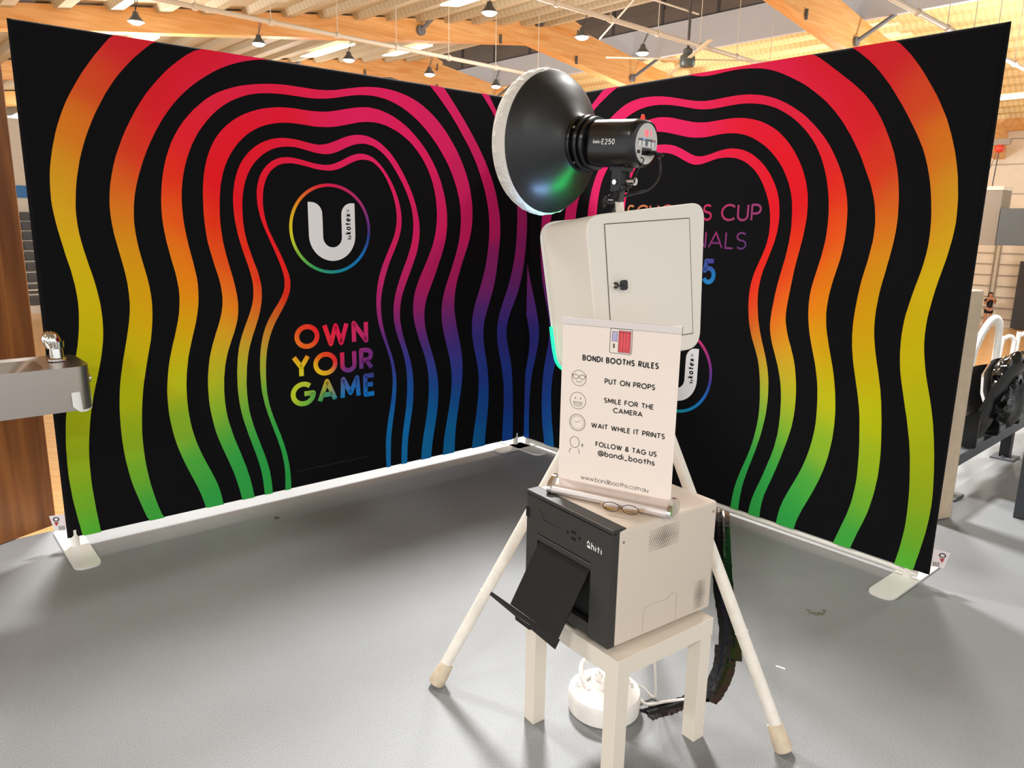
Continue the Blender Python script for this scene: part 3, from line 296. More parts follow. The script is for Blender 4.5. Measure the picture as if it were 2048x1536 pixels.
  [2.389,2.32,2.413,2.295,2.437,2.27,2.461,2.244,2.484,2.218,2.506,2.191,2.526,2.163,2.545,2.134,2.562,2.104,2.578,2.073,2.593,2.042,2.607,2.01,2.621,1.978,2.634,1.946,2.647,1.913,2.659,1.88,2.67,1.847,2.68,1.814,2.689,1.781,2.698,1.747,2.705,1.713,2.711,1.678,2.716,1.644,2.72,1.61,2.721,1.575,2.722,1.54,2.721,1.505,2.72,1.47,2.719,1.436,2.716,1.401,2.713,1.366,2.708,1.332,2.702,1.298,2.695,1.263,2.687,1.23,2.678,1.196,2.668,1.162,2.657,1.129,2.645,1.097,2.632,1.065,2.618,1.033,2.605,1.001,2.592,0.968,2.581,0.936,2.572,0.902,2.566,0.868,2.563,0.834,2.563,0.8,2.566,0.765,2.571,0.731,2.578,0.697,2.586,0.663,2.595,0.629,2.603,0.595,2.61,0.561,2.616,0.527,2.621,0.493,2.625,0.458,2.628,0.423,2.629,0.389,2.63,0.354,2.63,0.319,2.629,0.284,2.628,0.249,2.626,0.214,2.625,0.18,2.623,0.145,2.622,0.11,2.621,0.075,2.619,0.04]),
]
BANDS_R = [
 ([0.958,1.945,0.982,1.95,1.006,1.954,1.03,1.957,1.055,1.959,1.079,1.959,1.104,1.958,1.128,1.956,1.152,1.952,1.176,1.946,1.199,1.937,1.221,1.928,1.243,1.917,1.265,1.906,1.287,1.896,1.309,1.888,1.332,1.884,1.356,1.884,1.379,1.887,1.403,1.892,1.427,1.898,1.451,1.904,1.475,1.908,1.499,1.911,1.523,1.912,1.548,1.91,1.572,1.906,1.595,1.9,1.618,1.891,1.64,1.881,1.661,1.868,1.68,1.854,1.699,1.839,1.717,1.822,1.733,1.804,1.749,1.785,1.763,1.765,1.776,1.744,1.788,1.722,1.798,1.7,1.806,1.677,1.813,1.654,1.817,1.63,1.82,1.605,1.822,1.581,1.822,1.557,1.82,1.532,1.818,1.508,1.813,1.484,1.808,1.46,1.801,1.436,1.793,1.413,1.785,1.39,1.777,1.366,1.769,1.343,1.761,1.32,1.755,1.296,1.75,1.272,1.747,1.248,1.744,1.223,1.744,1.199,1.745,1.174,1.747,1.15,1.75,1.126,1.754,1.101,1.758,1.077,1.764,1.053,1.77,1.029,1.777,1.006,1.785,0.982,1.793,0.959,1.802,0.936,1.81,0.913,1.818,0.89,1.825,0.866,1.832,0.843,1.837,0.819,1.842,0.794,1.845,0.77,1.847,0.746,1.849,0.721,1.85,0.697,1.85,0.672,1.849,0.647,1.848,0.623,1.846,0.598,1.843,0.574,1.839,0.549,1.835,0.525,1.831,0.501,1.826,0.477,1.82,0.453,1.814,0.429,1.808,0.405,1.801,0.382,1.794,0.358,1.787,0.334,1.78,0.311,1.773,0.287,1.767,0.263,1.761,0.24,1.755,0.216,1.75,0.191,1.747,0.167,1.744,0.143,1.741,0.118,1.74,0.094,1.739,0.069,1.738,0.044,1.737,0.02],
  [0.972,1.905,0.996,1.909,1.019,1.912,1.043,1.915,1.066,1.916,1.09,1.916,1.113,1.914,1.137,1.91,1.159,1.904,1.182,1.896,1.203,1.887,1.224,1.876,1.245,1.866,1.267,1.856,1.288,1.848,1.311,1.843,1.334,1.843,1.356,1.845,1.379,1.85,1.402,1.856,1.425,1.862,1.448,1.867,1.471,1.869,1.495,1.87,1.518,1.869,1.542,1.866,1.564,1.861,1.587,1.853,1.608,1.844,1.628,1.832,1.647,1.818,1.665,1.803,1.681,1.786,1.696,1.768,1.71,1.748,1.722,1.728,1.733,1.707,1.743,1.686,1.752,1.664,1.76,1.642,1.766,1.619,1.771,1.596,1.774,1.572,1.776,1.549,1.776,1.525,1.775,1.501,1.772,1.478,1.768,1.455,1.762,1.432,1.754,1.41,1.746,1.387,1.737,1.366,1.728,1.344,1.719,1.321,1.711,1.299,1.705,1.276,1.7,1.253,1.697,1.23,1.695,1.206,1.694,1.183,1.695,1.159,1.696,1.135,1.699,1.112,1.702,1.088,1.706,1.065,1.711,1.042,1.718,1.019,1.725,0.997,1.734,0.974,1.743,0.953,1.753,0.931,1.762,0.909,1.771,0.887,1.778,0.865,1.784,0.842,1.789,0.819,1.793,0.795,1.797,0.772,1.8,0.748,1.802,0.724,1.804,0.701,1.806,0.677,1.807,0.653,1.808,0.63,1.808,0.606,1.807,0.582,1.805,0.558,1.803,0.535,1.799,0.511,1.795,0.488,1.791,0.465,1.786,0.441,1.78,0.418,1.774,0.395,1.767,0.373,1.76,0.35,1.752,0.328,1.744,0.305,1.736,0.283,1.729,0.26,1.722,0.237,1.715,0.214,1.709,0.191,1.704,0.168,1.7,0.145,1.697,0.121,1.694,0.098,1.692,0.074,1.691,0.05,1.69,0.027]),
 ([0.913,2.081,0.94,2.087,0.966,2.092,0.992,2.097,1.019,2.1,1.046,2.102,1.073,2.101,1.099,2.099,1.126,2.095,1.152,2.09,1.178,2.083,1.204,2.077,1.231,2.07,1.257,2.064,1.283,2.058,1.31,2.054,1.336,2.052,1.363,2.05,1.39,2.051,1.417,2.052,1.444,2.054,1.471,2.055,1.498,2.056,1.525,2.056,1.552,2.055,1.578,2.052,1.605,2.048,1.631,2.042,1.657,2.035,1.682,2.026,1.707,2.015,1.731,2.003,1.754,1.989,1.776,1.974,1.796,1.957,1.816,1.939,1.835,1.919,1.852,1.899,1.869,1.877,1.884,1.855,1.898,1.833,1.911,1.809,1.923,1.785,1.933,1.76,1.942,1.735,1.949,1.709,1.955,1.683,1.959,1.656,1.961,1.629,1.962,1.602,1.962,1.576,1.96,1.549,1.957,1.522,1.954,1.495,1.95,1.468,1.945,1.442,1.94,1.415,1.935,1.389,1.93,1.362,1.926,1.336,1.922,1.309,1.919,1.282,1.916,1.255,1.913,1.229,1.91,1.202,1.907,1.175,1.905,1.149,1.904,1.122,1.905,1.096,1.909,1.07,1.916,1.044,1.924,1.018,1.933,0.993,1.944,0.968,1.953,0.943,1.963,0.918,1.971,0.892,1.978,0.866,1.983,0.84,1.988,0.813,1.992,0.786,1.995,0.76,1.997,0.733,1.998,0.706,1.999,0.679,1.998,0.652,1.997,0.625,1.994,0.598,1.991,0.571,1.986,0.545,1.98,0.518,1.974,0.492,1.967,0.466,1.96,0.44,1.953,0.414,1.946,0.388,1.938,0.362,1.93,0.336,1.922,0.311,1.914,0.285,1.905,0.259,1.896,0.234,1.888,0.208,1.88,0.183,1.874,0.157,1.869,0.13,1.866,0.103,1.865,0.077,1.864,0.05,1.863,0.023],
  [0.952,2.026,0.977,2.028,1.003,2.029,1.028,2.029,1.053,2.028,1.078,2.025,1.103,2.021,1.128,2.016,1.153,2.01,1.178,2.004,1.202,1.998,1.227,1.992,1.252,1.986,1.277,1.982,1.302,1.979,1.327,1.978,1.353,1.977,1.378,1.978,1.403,1.98,1.429,1.983,1.454,1.985,1.479,1.986,1.505,1.986,1.53,1.984,1.555,1.981,1.58,1.976,1.604,1.969,1.628,1.96,1.651,1.949,1.673,1.937,1.694,1.924,1.715,1.91,1.735,1.894,1.754,1.877,1.772,1.859,1.789,1.84,1.805,1.82,1.819,1.8,1.832,1.778,1.844,1.756,1.855,1.733,1.864,1.709,1.872,1.685,1.878,1.661,1.882,1.636,1.885,1.611,1.887,1.585,1.888,1.56,1.889,1.534,1.888,1.509,1.886,1.484,1.884,1.458,1.88,1.433,1.876,1.408,1.872,1.383,1.866,1.358,1.861,1.333,1.855,1.309,1.85,1.284,1.845,1.259,1.841,1.234,1.837,1.209,1.834,1.183,1.831,1.158,1.828,1.133,1.826,1.108,1.825,1.082,1.825,1.057,1.828,1.032,1.833,1.007,1.84,0.983,1.848,0.959,1.857,0.936,1.867,0.912,1.876,0.888,1.885,0.865,1.893,0.841,1.9,0.816,1.907,0.791,1.912,0.767,1.916,0.742,1.919,0.716,1.922,0.691,1.923,0.666,1.924,0.64,1.925,0.615,1.924,0.589,1.924,0.564,1.922,0.539,1.92,0.513,1.916,0.488,1.912,0.463,1.907,0.438,1.901,0.414,1.894,0.389,1.886,0.365,1.879,0.341,1.871,0.316,1.863,0.292,1.855,0.268,1.847,0.244,1.838,0.22,1.829,0.196,1.821,0.172,1.814,0.148,1.808,0.123,1.803,0.098,1.8,0.073,1.798,0.048,1.796,0.022]),
 ([0.691,2.123,0.717,2.141,0.743,2.158,0.77,2.173,0.798,2.187,0.827,2.198,0.857,2.206,0.887,2.211,0.918,2.215,0.949,2.216,0.98,2.215,1.011,2.214,1.042,2.211,1.073,2.207,1.104,2.202,1.135,2.196,1.165,2.189,1.196,2.182,1.226,2.175,1.257,2.168,1.287,2.162,1.318,2.158,1.349,2.155,1.38,2.155,1.411,2.156,1.442,2.158,1.474,2.16,1.505,2.161,1.536,2.162,1.567,2.161,1.598,2.159,1.629,2.155,1.66,2.15,1.69,2.143,1.72,2.134,1.749,2.124,1.778,2.111,1.806,2.097,1.833,2.082,1.859,2.065,1.885,2.048,1.91,2.029,1.933,2.008,1.956,1.987,1.978,1.965,1.999,1.942,2.019,1.918,2.038,1.893,2.055,1.867,2.071,1.84,2.086,1.813,2.1,1.785,2.113,1.757,2.124,1.728,2.134,1.698,2.142,1.668,2.148,1.637,2.152,1.607,2.154,1.576,2.155,1.544,2.155,1.513,2.154,1.482,2.151,1.451,2.147,1.42,2.142,1.389,2.135,1.359,2.128,1.329,2.121,1.298,2.115,1.267,2.11,1.237,2.107,1.206,2.105,1.175,2.105,1.144,2.108,1.113,2.112,1.082,2.119,1.051,2.127,1.021,2.135,0.991,2.144,0.961,2.153,0.931,2.162,0.901,2.17,0.871,2.177,0.841,2.183,0.81,2.189,0.779,2.193,0.748,2.197,0.717,2.2,0.686,2.201,0.655,2.202,0.624,2.201,0.593,2.2,0.561,2.197,0.53,2.193,0.499,2.189,0.468,2.183,0.438,2.176,0.407,2.168,0.377,2.159,0.347,2.149,0.318,2.138,0.288,2.127,0.259,2.115,0.23,2.103,0.201,2.091,0.173,2.08,0.143,2.07,0.114,2.062,0.084,2.057,0.053,2.052,0.023],
  [0.804,2.113,0.83,2.126,0.857,2.138,0.884,2.148,0.912,2.156,0.941,2.161,0.97,2.165,0.999,2.167,1.028,2.167,1.057,2.166,1.086,2.163,1.116,2.16,1.144,2.155,1.173,2.149,1.202,2.143,1.231,2.136,1.259,2.13,1.288,2.123,1.317,2.118,1.346,2.115,1.375,2.113,1.404,2.113,1.433,2.114,1.462,2.116,1.492,2.118,1.521,2.119,1.55,2.12,1.58,2.119,1.609,2.117,1.638,2.113,1.667,2.108,1.695,2.102,1.723,2.093,1.75,2.083,1.777,2.07,1.802,2.056,1.827,2.041,1.851,2.024,1.874,2.006,1.896,1.986,1.917,1.966,1.936,1.944,1.955,1.922,1.972,1.898,1.987,1.873,2.001,1.847,2.013,1.821,2.024,1.794,2.034,1.766,2.042,1.738,2.049,1.71,2.055,1.681,2.06,1.652,2.063,1.623,2.066,1.594,2.067,1.564,2.067,1.535,2.066,1.506,2.064,1.477,2.06,1.448,2.055,1.419,2.05,1.39,2.043,1.361,2.037,1.333,2.03,1.304,2.024,1.275,2.019,1.247,2.016,1.218,2.015,1.188,2.016,1.159,2.018,1.13,2.022,1.101,2.027,1.072,2.033,1.044,2.041,1.015,2.049,0.987,2.058,0.959,2.067,0.931,2.076,0.903,2.083,0.875,2.09,0.846,2.096,0.818,2.101,0.789,2.104,0.76,2.107,0.73,2.109,0.701,2.11,0.672,2.111,0.642,2.111,0.613,2.109,0.584,2.106,0.555,2.102,0.526,2.097,0.497,2.091,0.468,2.084,0.44,2.076,0.412,2.067,0.384,2.057,0.356,2.046,0.329,2.035,0.302,2.023,0.275,2.011,0.248,2.0,0.221,1.989,0.194,1.98,0.166,1.972,0.138,1.966,0.109,1.962,0.08,1.959,0.051,1.957,0.022]),
 ([1.204,2.36,1.234,2.359,1.263,2.359,1.292,2.358,1.321,2.358,1.351,2.358,1.38,2.357,1.409,2.357,1.439,2.356,1.468,2.356,1.497,2.356,1.527,2.356,1.556,2.356,1.585,2.355,1.614,2.354,1.644,2.353,1.673,2.351,1.702,2.348,1.731,2.344,1.76,2.34,1.789,2.334,1.817,2.328,1.846,2.321,1.873,2.312,1.9,2.302,1.925,2.289,1.95,2.274,1.973,2.257,1.996,2.24,2.019,2.222,2.043,2.204,2.066,2.186,2.089,2.168,2.112,2.15,2.134,2.131,2.156,2.111,2.177,2.091,2.196,2.069,2.215,2.047,2.232,2.023,2.248,1.999,2.263,1.974,2.277,1.948,2.29,1.922,2.303,1.896,2.315,1.869,2.326,1.842,2.335,1.814,2.344,1.786,2.351,1.758,2.357,1.729,2.362,1.7,2.366,1.672,2.369,1.642,2.371,1.613,2.373,1.584,2.373,1.555,2.372,1.526,2.37,1.496,2.367,1.467,2.363,1.438,2.359,1.409,2.354,1.38,2.35,1.351,2.345,1.323,2.34,1.294,2.336,1.265,2.333,1.235,2.331,1.206,2.329,1.177,2.329,1.148,2.33,1.119,2.332,1.09,2.336,1.061,2.341,1.032,2.347,1.003,2.354,0.975,2.361,0.946,2.369,0.918,2.376,0.89,2.383,0.861,2.39,0.833,2.395,0.804,2.401,0.775,2.405,0.746,2.409,0.717,2.413,0.688,2.416,0.659,2.419,0.63,2.422,0.601,2.424,0.572,2.426,0.542,2.427,0.513,2.427,0.484,2.427,0.455,2.426,0.425,2.423,0.396,2.421,0.367,2.417,0.338,2.412,0.309,2.407,0.28,2.401,0.252,2.393,0.223,2.385,0.195,2.376,0.168,2.367,0.14,2.359,0.112,2.351,0.084,2.343,0.055,2.336,0.027],
  [1.206,2.306,1.232,2.297,1.259,2.289,1.285,2.283,1.312,2.278,1.34,2.276,1.367,2.275,1.395,2.276,1.422,2.278,1.45,2.28,1.477,2.281,1.505,2.282,1.533,2.282,1.56,2.281,1.588,2.279,1.615,2.276,1.643,2.272,1.67,2.267,1.696,2.26,1.722,2.252,1.748,2.242,1.773,2.231,1.798,2.219,1.823,2.206,1.847,2.193,1.871,2.18,1.895,2.165,1.918,2.149,1.94,2.133,1.962,2.116,1.983,2.099,2.004,2.081,2.024,2.061,2.043,2.042,2.061,2.021,2.079,2.0,2.096,1.978,2.112,1.955,2.128,1.933,2.143,1.909,2.157,1.886,2.171,1.862,2.185,1.838,2.197,1.813,2.209,1.788,2.221,1.763,2.233,1.738,2.244,1.713,2.253,1.687,2.262,1.661,2.269,1.634,2.274,1.607,2.278,1.58,2.281,1.552,2.281,1.525,2.281,1.497,2.279,1.47,2.275,1.442,2.271,1.415,2.267,1.388,2.261,1.36,2.256,1.333,2.251,1.306,2.247,1.279,2.244,1.251,2.241,1.224,2.239,1.196,2.237,1.169,2.236,1.141,2.235,1.113,2.236,1.086,2.237,1.058,2.24,1.031,2.243,1.003,2.248,0.976,2.253,0.949,2.259,0.922,2.266,0.895,2.273,0.868,2.28,0.841,2.287,0.815,2.294,0.788,2.3,0.761,2.306,0.734,2.311,0.707,2.315,0.679,2.318,0.652,2.321,0.624,2.324,0.597,2.327,0.569,2.329,0.542,2.331,0.514,2.332,0.486,2.333,0.459,2.334,0.431,2.334,0.404,2.333,0.376,2.331,0.348,2.328,0.321,2.325,0.293,2.32,0.266,2.314,0.239,2.308,0.212,2.3,0.186,2.292,0.159,2.284,0.133,2.276,0.106,2.268,0.08,2.26,0.053,2.252,0.027]),
 ([2.269,2.306,2.295,2.282,2.32,2.257,2.344,2.232,2.366,2.205,2.387,2.178,2.408,2.149,2.427,2.12,2.446,2.091,2.465,2.061,2.482,2.031,2.498,2.0,2.514,1.969,2.527,1.937,2.54,1.904,2.551,1.871,2.562,1.838,2.571,1.804,2.579,1.77,2.586,1.736,2.591,1.701,2.596,1.667,2.599,1.632,2.601,1.597,2.602,1.562,2.6,1.527,2.597,1.493,2.592,1.458,2.587,1.424,2.58,1.389,2.573,1.355,2.566,1.321,2.56,1.288,2.555,1.256,2.551,1.225,2.547,1.195,2.544,1.164,2.543,1.132,2.543,1.098,2.545,1.064,2.549,1.029,2.555,0.995,2.562,0.96,2.57,0.926,2.579,0.893,2.589,0.859,2.599,0.825,2.608,0.792,2.616,0.758,2.624,0.724,2.63,0.689,2.636,0.655,2.641,0.62,2.646,0.586,2.65,0.551,2.654,0.516,2.657,0.481,2.66,0.446,2.662,0.411,2.663,0.377,2.662,0.342,2.661,0.307,2.658,0.272,2.655,0.237,2.65,0.202,2.645,0.168,2.64,0.133,2.634,0.099,2.629,0.064,2.623,0.03],
  [2.093,2.299,2.121,2.277,2.149,2.254,2.176,2.231,2.202,2.206,2.226,2.18,2.249,2.153,2.272,2.125,2.293,2.096,2.313,2.067,2.334,2.037,2.353,2.007,2.372,1.976,2.39,1.946,2.408,1.915,2.425,1.883,2.441,1.851,2.454,1.818,2.466,1.784,2.476,1.75,2.485,1.715,2.492,1.68,2.498,1.645,2.503,1.61,2.507,1.574,2.509,1.538,2.51,1.502,2.509,1.467,2.506,1.431,2.501,1.396,2.495,1.361,2.487,1.326,2.479,1.292,2.472,1.259,2.466,1.228,2.461,1.2,2.456,1.173,2.453,1.145,2.451,1.114,2.45,1.081,2.451,1.045,2.453,1.01,2.457,0.974,2.462,0.939,2.469,0.904,2.478,0.869,2.487,0.834,2.496,0.8,2.505,0.765,2.515,0.731,2.523,0.696,2.531,0.661,2.539,0.626,2.545,0.591,2.551,0.555,2.555,0.52,2.559,0.484,2.563,0.448,2.566,0.413,2.568,0.377,2.569,0.341,2.57,0.305,2.57,0.269,2.569,0.234,2.566,0.198,2.562,0.162,2.558,0.127,2.552,0.091,2.546,0.056,2.539,0.021]),
 ([-0.007,1.382,-0.006,1.359,-0.006,1.335,-0.005,1.312,-0.005,1.289,-0.006,1.265,-0.006,1.242,-0.007,1.219,-0.008,1.195,-0.009,1.172,-0.009,1.149,-0.009,1.125,-0.009,1.102,-0.009,1.079,-0.009,1.056,-0.009,1.032,-0.008,1.009,-0.007,0.986,-0.004,0.963,-0.0,0.94,0.005,0.917,0.012,0.895,0.019,0.873,0.026,0.851,0.033,0.829,0.038,0.806,0.042,0.783,0.044,0.76,0.045,0.737,0.044,0.714,0.042,0.691,0.039,0.668,0.035,0.645,0.03,0.622,0.025,0.599,0.02,0.576,0.015,0.554,0.01,0.531,0.006,0.508,0.002,0.485,-0.002,0.462,-0.005,0.439,-0.007,0.416,-0.01,0.392,-0.011,0.369,-0.013,0.346,-0.013,0.323,-0.014,0.299,-0.014,0.276,-0.014,0.253,-0.014,0.229,-0.014,0.206,-0.014,0.183,-0.014,0.159,-0.014,0.136,-0.013,0.113,-0.013,0.089,-0.012,0.066,-0.012,0.043,-0.011,0.019],
  [-0.006,1.382,-0.005,1.358,-0.005,1.335,-0.003,1.311,-0.0,1.288,0.004,1.264,0.01,1.241,0.016,1.218,0.023,1.196,0.03,1.173,0.038,1.151,0.045,1.128,0.053,1.106,0.062,1.084,0.07,1.061,0.078,1.039,0.086,1.017,0.094,0.994,0.101,0.972,0.108,0.949,0.115,0.926,0.121,0.904,0.126,0.88,0.131,0.857,0.134,0.834,0.136,0.81,0.136,0.787,0.135,0.763,0.132,0.74,0.128,0.716,0.122,0.693,0.116,0.67,0.11,0.648,0.103,0.625,0.097,0.602,0.09,0.579,0.084,0.556,0.079,0.533,0.074,0.51,0.07,0.487,0.067,0.463,0.064,0.44,0.062,0.416,0.06,0.392,0.058,0.369,0.056,0.345,0.055,0.321,0.055,0.298,0.054,0.274,0.054,0.25,0.054,0.226,0.054,0.203,0.055,0.179,0.055,0.155,0.056,0.131,0.057,0.108,0.058,0.084,0.059,0.06,0.059,0.036,0.06,0.013]),
 ([0.701,2.336,0.665,2.312,0.63,2.287,0.596,2.26,0.563,2.232,0.53,2.203,0.498,2.174,0.467,2.143,0.436,2.113,0.406,2.081,0.377,2.049,0.35,2.015,0.323,1.981,0.298,1.945,0.274,1.909,0.251,1.872,0.229,1.835,0.208,1.797,0.189,1.758,0.172,1.718,0.158,1.677,0.147,1.636,0.14,1.593,0.135,1.55,0.132,1.507,0.13,1.463,0.129,1.42,0.13,1.377,0.133,1.333,0.137,1.29,0.142,1.247,0.149,1.204,0.157,1.161,0.167,1.119,0.179,1.077,0.192,1.036,0.206,0.995,0.219,0.953,0.23,0.912,0.236,0.87,0.238,0.827,0.235,0.785,0.229,0.742,0.22,0.7,0.21,0.657,0.201,0.615,0.194,0.572,0.188,0.529,0.185,0.486,0.182,0.442,0.181,0.399,0.181,0.355,0.182,0.312,0.185,0.269,0.189,0.225,0.195,0.182,0.202,0.14,0.21,0.097,0.218,0.054,0.226,0.011],
  [0.796,2.325,0.758,2.303,0.72,2.282,0.681,2.261,0.644,2.239,0.607,2.216,0.572,2.19,0.539,2.162,0.508,2.132,0.478,2.1,0.45,2.067,0.423,2.033,0.397,1.997,0.373,1.961,0.35,1.924,0.329,1.886,0.31,1.846,0.292,1.807,0.276,1.766,0.261,1.725,0.248,1.683,0.237,1.641,0.229,1.599,0.222,1.556,0.218,1.512,0.216,1.469,0.216,1.425,0.218,1.381,0.221,1.338,0.226,1.295,0.233,1.251,0.241,1.208,0.25,1.166,0.26,1.123,0.272,1.082,0.286,1.04,0.301,0.999,0.315,0.958,0.327,0.917,0.336,0.875,0.341,0.832,0.339,0.79,0.333,0.747,0.323,0.705,0.311,0.664,0.299,0.622,0.289,0.579,0.28,0.537,0.275,0.494,0.272,0.45,0.271,0.407,0.273,0.363,0.276,0.32,0.281,0.276,0.286,0.233,0.293,0.19,0.3,0.147,0.307,0.103,0.313,0.06,0.32,0.017]),
 ([0.691,2.123,0.659,2.101,0.628,2.078,0.598,2.054,0.57,2.028,0.544,1.999,0.52,1.969,0.497,1.938,0.476,1.906,0.457,1.872,0.438,1.838,0.421,1.804,0.404,1.768,0.389,1.733,0.376,1.696,0.365,1.66,0.357,1.622,0.35,1.584,0.346,1.546,0.344,1.507,0.343,1.468,0.344,1.43,0.345,1.391,0.347,1.352,0.351,1.314,0.355,1.275,0.36,1.237,0.367,1.199,0.376,1.161,0.386,1.124,0.398,1.087,0.41,1.05,0.421,1.013,0.431,0.976,0.439,0.938,0.445,0.9,0.448,0.862,0.449,0.823,0.448,0.785,0.444,0.746,0.438,0.708,0.431,0.67,0.424,0.632,0.418,0.594,0.412,0.555,0.407,0.517,0.402,0.478,0.399,0.44,0.397,0.401,0.396,0.362,0.396,0.324,0.398,0.285,0.4,0.246,0.404,0.208,0.409,0.169,0.415,0.131,0.421,0.093,0.428,0.055,0.435,0.016,0.443,-0.022],
  [0.804,2.113,0.77,2.094,0.738,2.073,0.707,2.051,0.678,2.026,0.651,1.999,0.626,1.969,0.603,1.938,0.582,1.906,0.561,1.874,0.542,1.84,0.523,1.806,0.506,1.772,0.489,1.737,0.474,1.702,0.462,1.665,0.453,1.628,0.446,1.591,0.443,1.552,0.441,1.514,0.44,1.475,0.441,1.437,0.443,1.398,0.446,1.359,0.45,1.321,0.455,1.283,0.462,1.245,0.47,1.207,0.479,1.169,0.49,1.132,0.502,1.095,0.512,1.058,0.523,1.021,0.531,0.983,0.539,0.946,0.545,0.907,0.549,0.869,0.55,0.831,0.549,0.792,0.546,0.754,0.54,0.716,0.534,0.678,0.526,0.64,0.52,0.602,0.514,0.564,0.508,0.525,0.503,0.487,0.5,0.449,0.498,0.41,0.497,0.371,0.498,0.333,0.5,0.294,0.503,0.256,0.507,0.217,0.512,0.179,0.518,0.141,0.524,0.102,0.531,0.064,0.538,0.026,0.545,-0.012]),
 ([0.913,2.081,0.878,2.065,0.843,2.049,0.809,2.031,0.776,2.011,0.746,1.988,0.717,1.963,0.69,1.936,0.665,1.907,0.642,1.876,0.622,1.844,0.603,1.81,0.588,1.775,0.575,1.74,0.565,1.703,0.557,1.665,0.551,1.627,0.547,1.589,0.545,1.55,0.543,1.512,0.544,1.473,0.545,1.435,0.548,1.396,0.552,1.358,0.557,1.32,0.563,1.282,0.571,1.244,0.58,1.207,0.59,1.17,0.602,1.133,0.614,1.096,0.624,1.059,0.633,1.022,0.64,0.984,0.646,0.946,0.649,0.907,0.651,0.869,0.652,0.83,0.652,0.792,0.65,0.753,0.648,0.715,0.644,0.677,0.64,0.638,0.635,0.6,0.631,0.562,0.627,0.523,0.624,0.485,0.622,0.446,0.62,0.408,0.619,0.369,0.619,0.33,0.62,0.292,0.623,0.254,0.627,0.215,0.632,0.177,0.639,0.139,0.646,0.101,0.654,0.063,0.662,0.026,0.671,-0.012],
  [0.952,2.026,0.918,2.01,0.885,1.993,0.852,1.975,0.82,1.956,0.789,1.936,0.759,1.913,0.731,1.889,0.705,1.863,0.683,1.834,0.664,1.802,0.65,1.769,0.64,1.733,0.632,1.697,0.626,1.66,0.623,1.623,0.621,1.586,0.619,1.548,0.619,1.511,0.619,1.473,0.621,1.436,0.624,1.399,0.627,1.361,0.632,1.324,0.638,1.287,0.645,1.25,0.654,1.214,0.664,1.178,0.676,1.142,0.687,1.107,0.698,1.071,0.707,1.035,0.715,0.998,0.72,0.961,0.725,0.924,0.728,0.887,0.73,0.849,0.73,0.812,0.73,0.775,0.728,0.737,0.725,0.7,0.721,0.663,0.717,0.625,0.713,0.588,0.709,0.551,0.706,0.513,0.704,0.476,0.702,0.439,0.701,0.401,0.701,0.364,0.701,0.326,0.703,0.289,0.706,0.251,0.71,0.214,0.715,0.177,0.721,0.14,0.728,0.103,0.735,0.066,0.742,0.029,0.749,-0.007]),
 ([0.958,1.945,0.929,1.927,0.902,1.906,0.878,1.883,0.857,1.856,0.841,1.827,0.827,1.796,0.816,1.763,0.807,1.73,0.8,1.696,0.794,1.661,0.791,1.627,0.789,1.592,0.788,1.558,0.789,1.523,0.79,1.488,0.793,1.453,0.797,1.419,0.802,1.385,0.808,1.35,0.815,1.316,0.823,1.282,0.832,1.249,0.841,1.215,0.851,1.182,0.861,1.149,0.871,1.115,0.88,1.082,0.889,1.048,0.897,1.014,0.904,0.98,0.909,0.946,0.911,0.912,0.911,0.877,0.909,0.843,0.906,0.808,0.902,0.773,0.898,0.739,0.894,0.704,0.89,0.67,0.887,0.635,0.884,0.6,0.881,0.566,0.879,0.531,0.877,0.496,0.876,0.461,0.876,0.427,0.876,0.392,0.877,0.357,0.879,0.322,0.881,0.288,0.885,0.253,0.889,0.219,0.895,0.184,0.902,0.15,0.909,0.116,0.917,0.082,0.925,0.049,0.933,0.015,0.942,-0.019],
  [0.972,1.905,0.947,1.886,0.924,1.864,0.904,1.838,0.888,1.81,0.875,1.779,0.864,1.748,0.855,1.715,0.848,1.682,0.844,1.649,0.84,1.615,0.838,1.581,0.838,1.548,0.839,1.514,0.841,1.48,0.844,1.446,0.848,1.413,0.853,1.379,0.86,1.346,0.867,1.313,0.875,1.28,0.884,1.248,0.894,1.215,0.904,1.183,0.914,1.151,0.924,1.118,0.934,1.086,0.943,1.053,0.951,1.02,0.957,0.987,0.962,0.954,0.964,0.92,0.965,0.887,0.963,0.853,0.96,0.819,0.956,0.786,0.952,0.752,0.949,0.718,0.945,0.685,0.942,0.651,0.939,0.617,0.936,0.583,0.934,0.55,0.933,0.516,0.932,0.482,0.931,0.448,0.932,0.414,0.932,0.38,0.934,0.347,0.936,0.313,0.938,0.279,0.942,0.245,0.947,0.212,0.952,0.178,0.958,0.145,0.964,0.112,0.97,0.078,0.977,0.045,0.983,0.012,0.99,-0.021]),
]
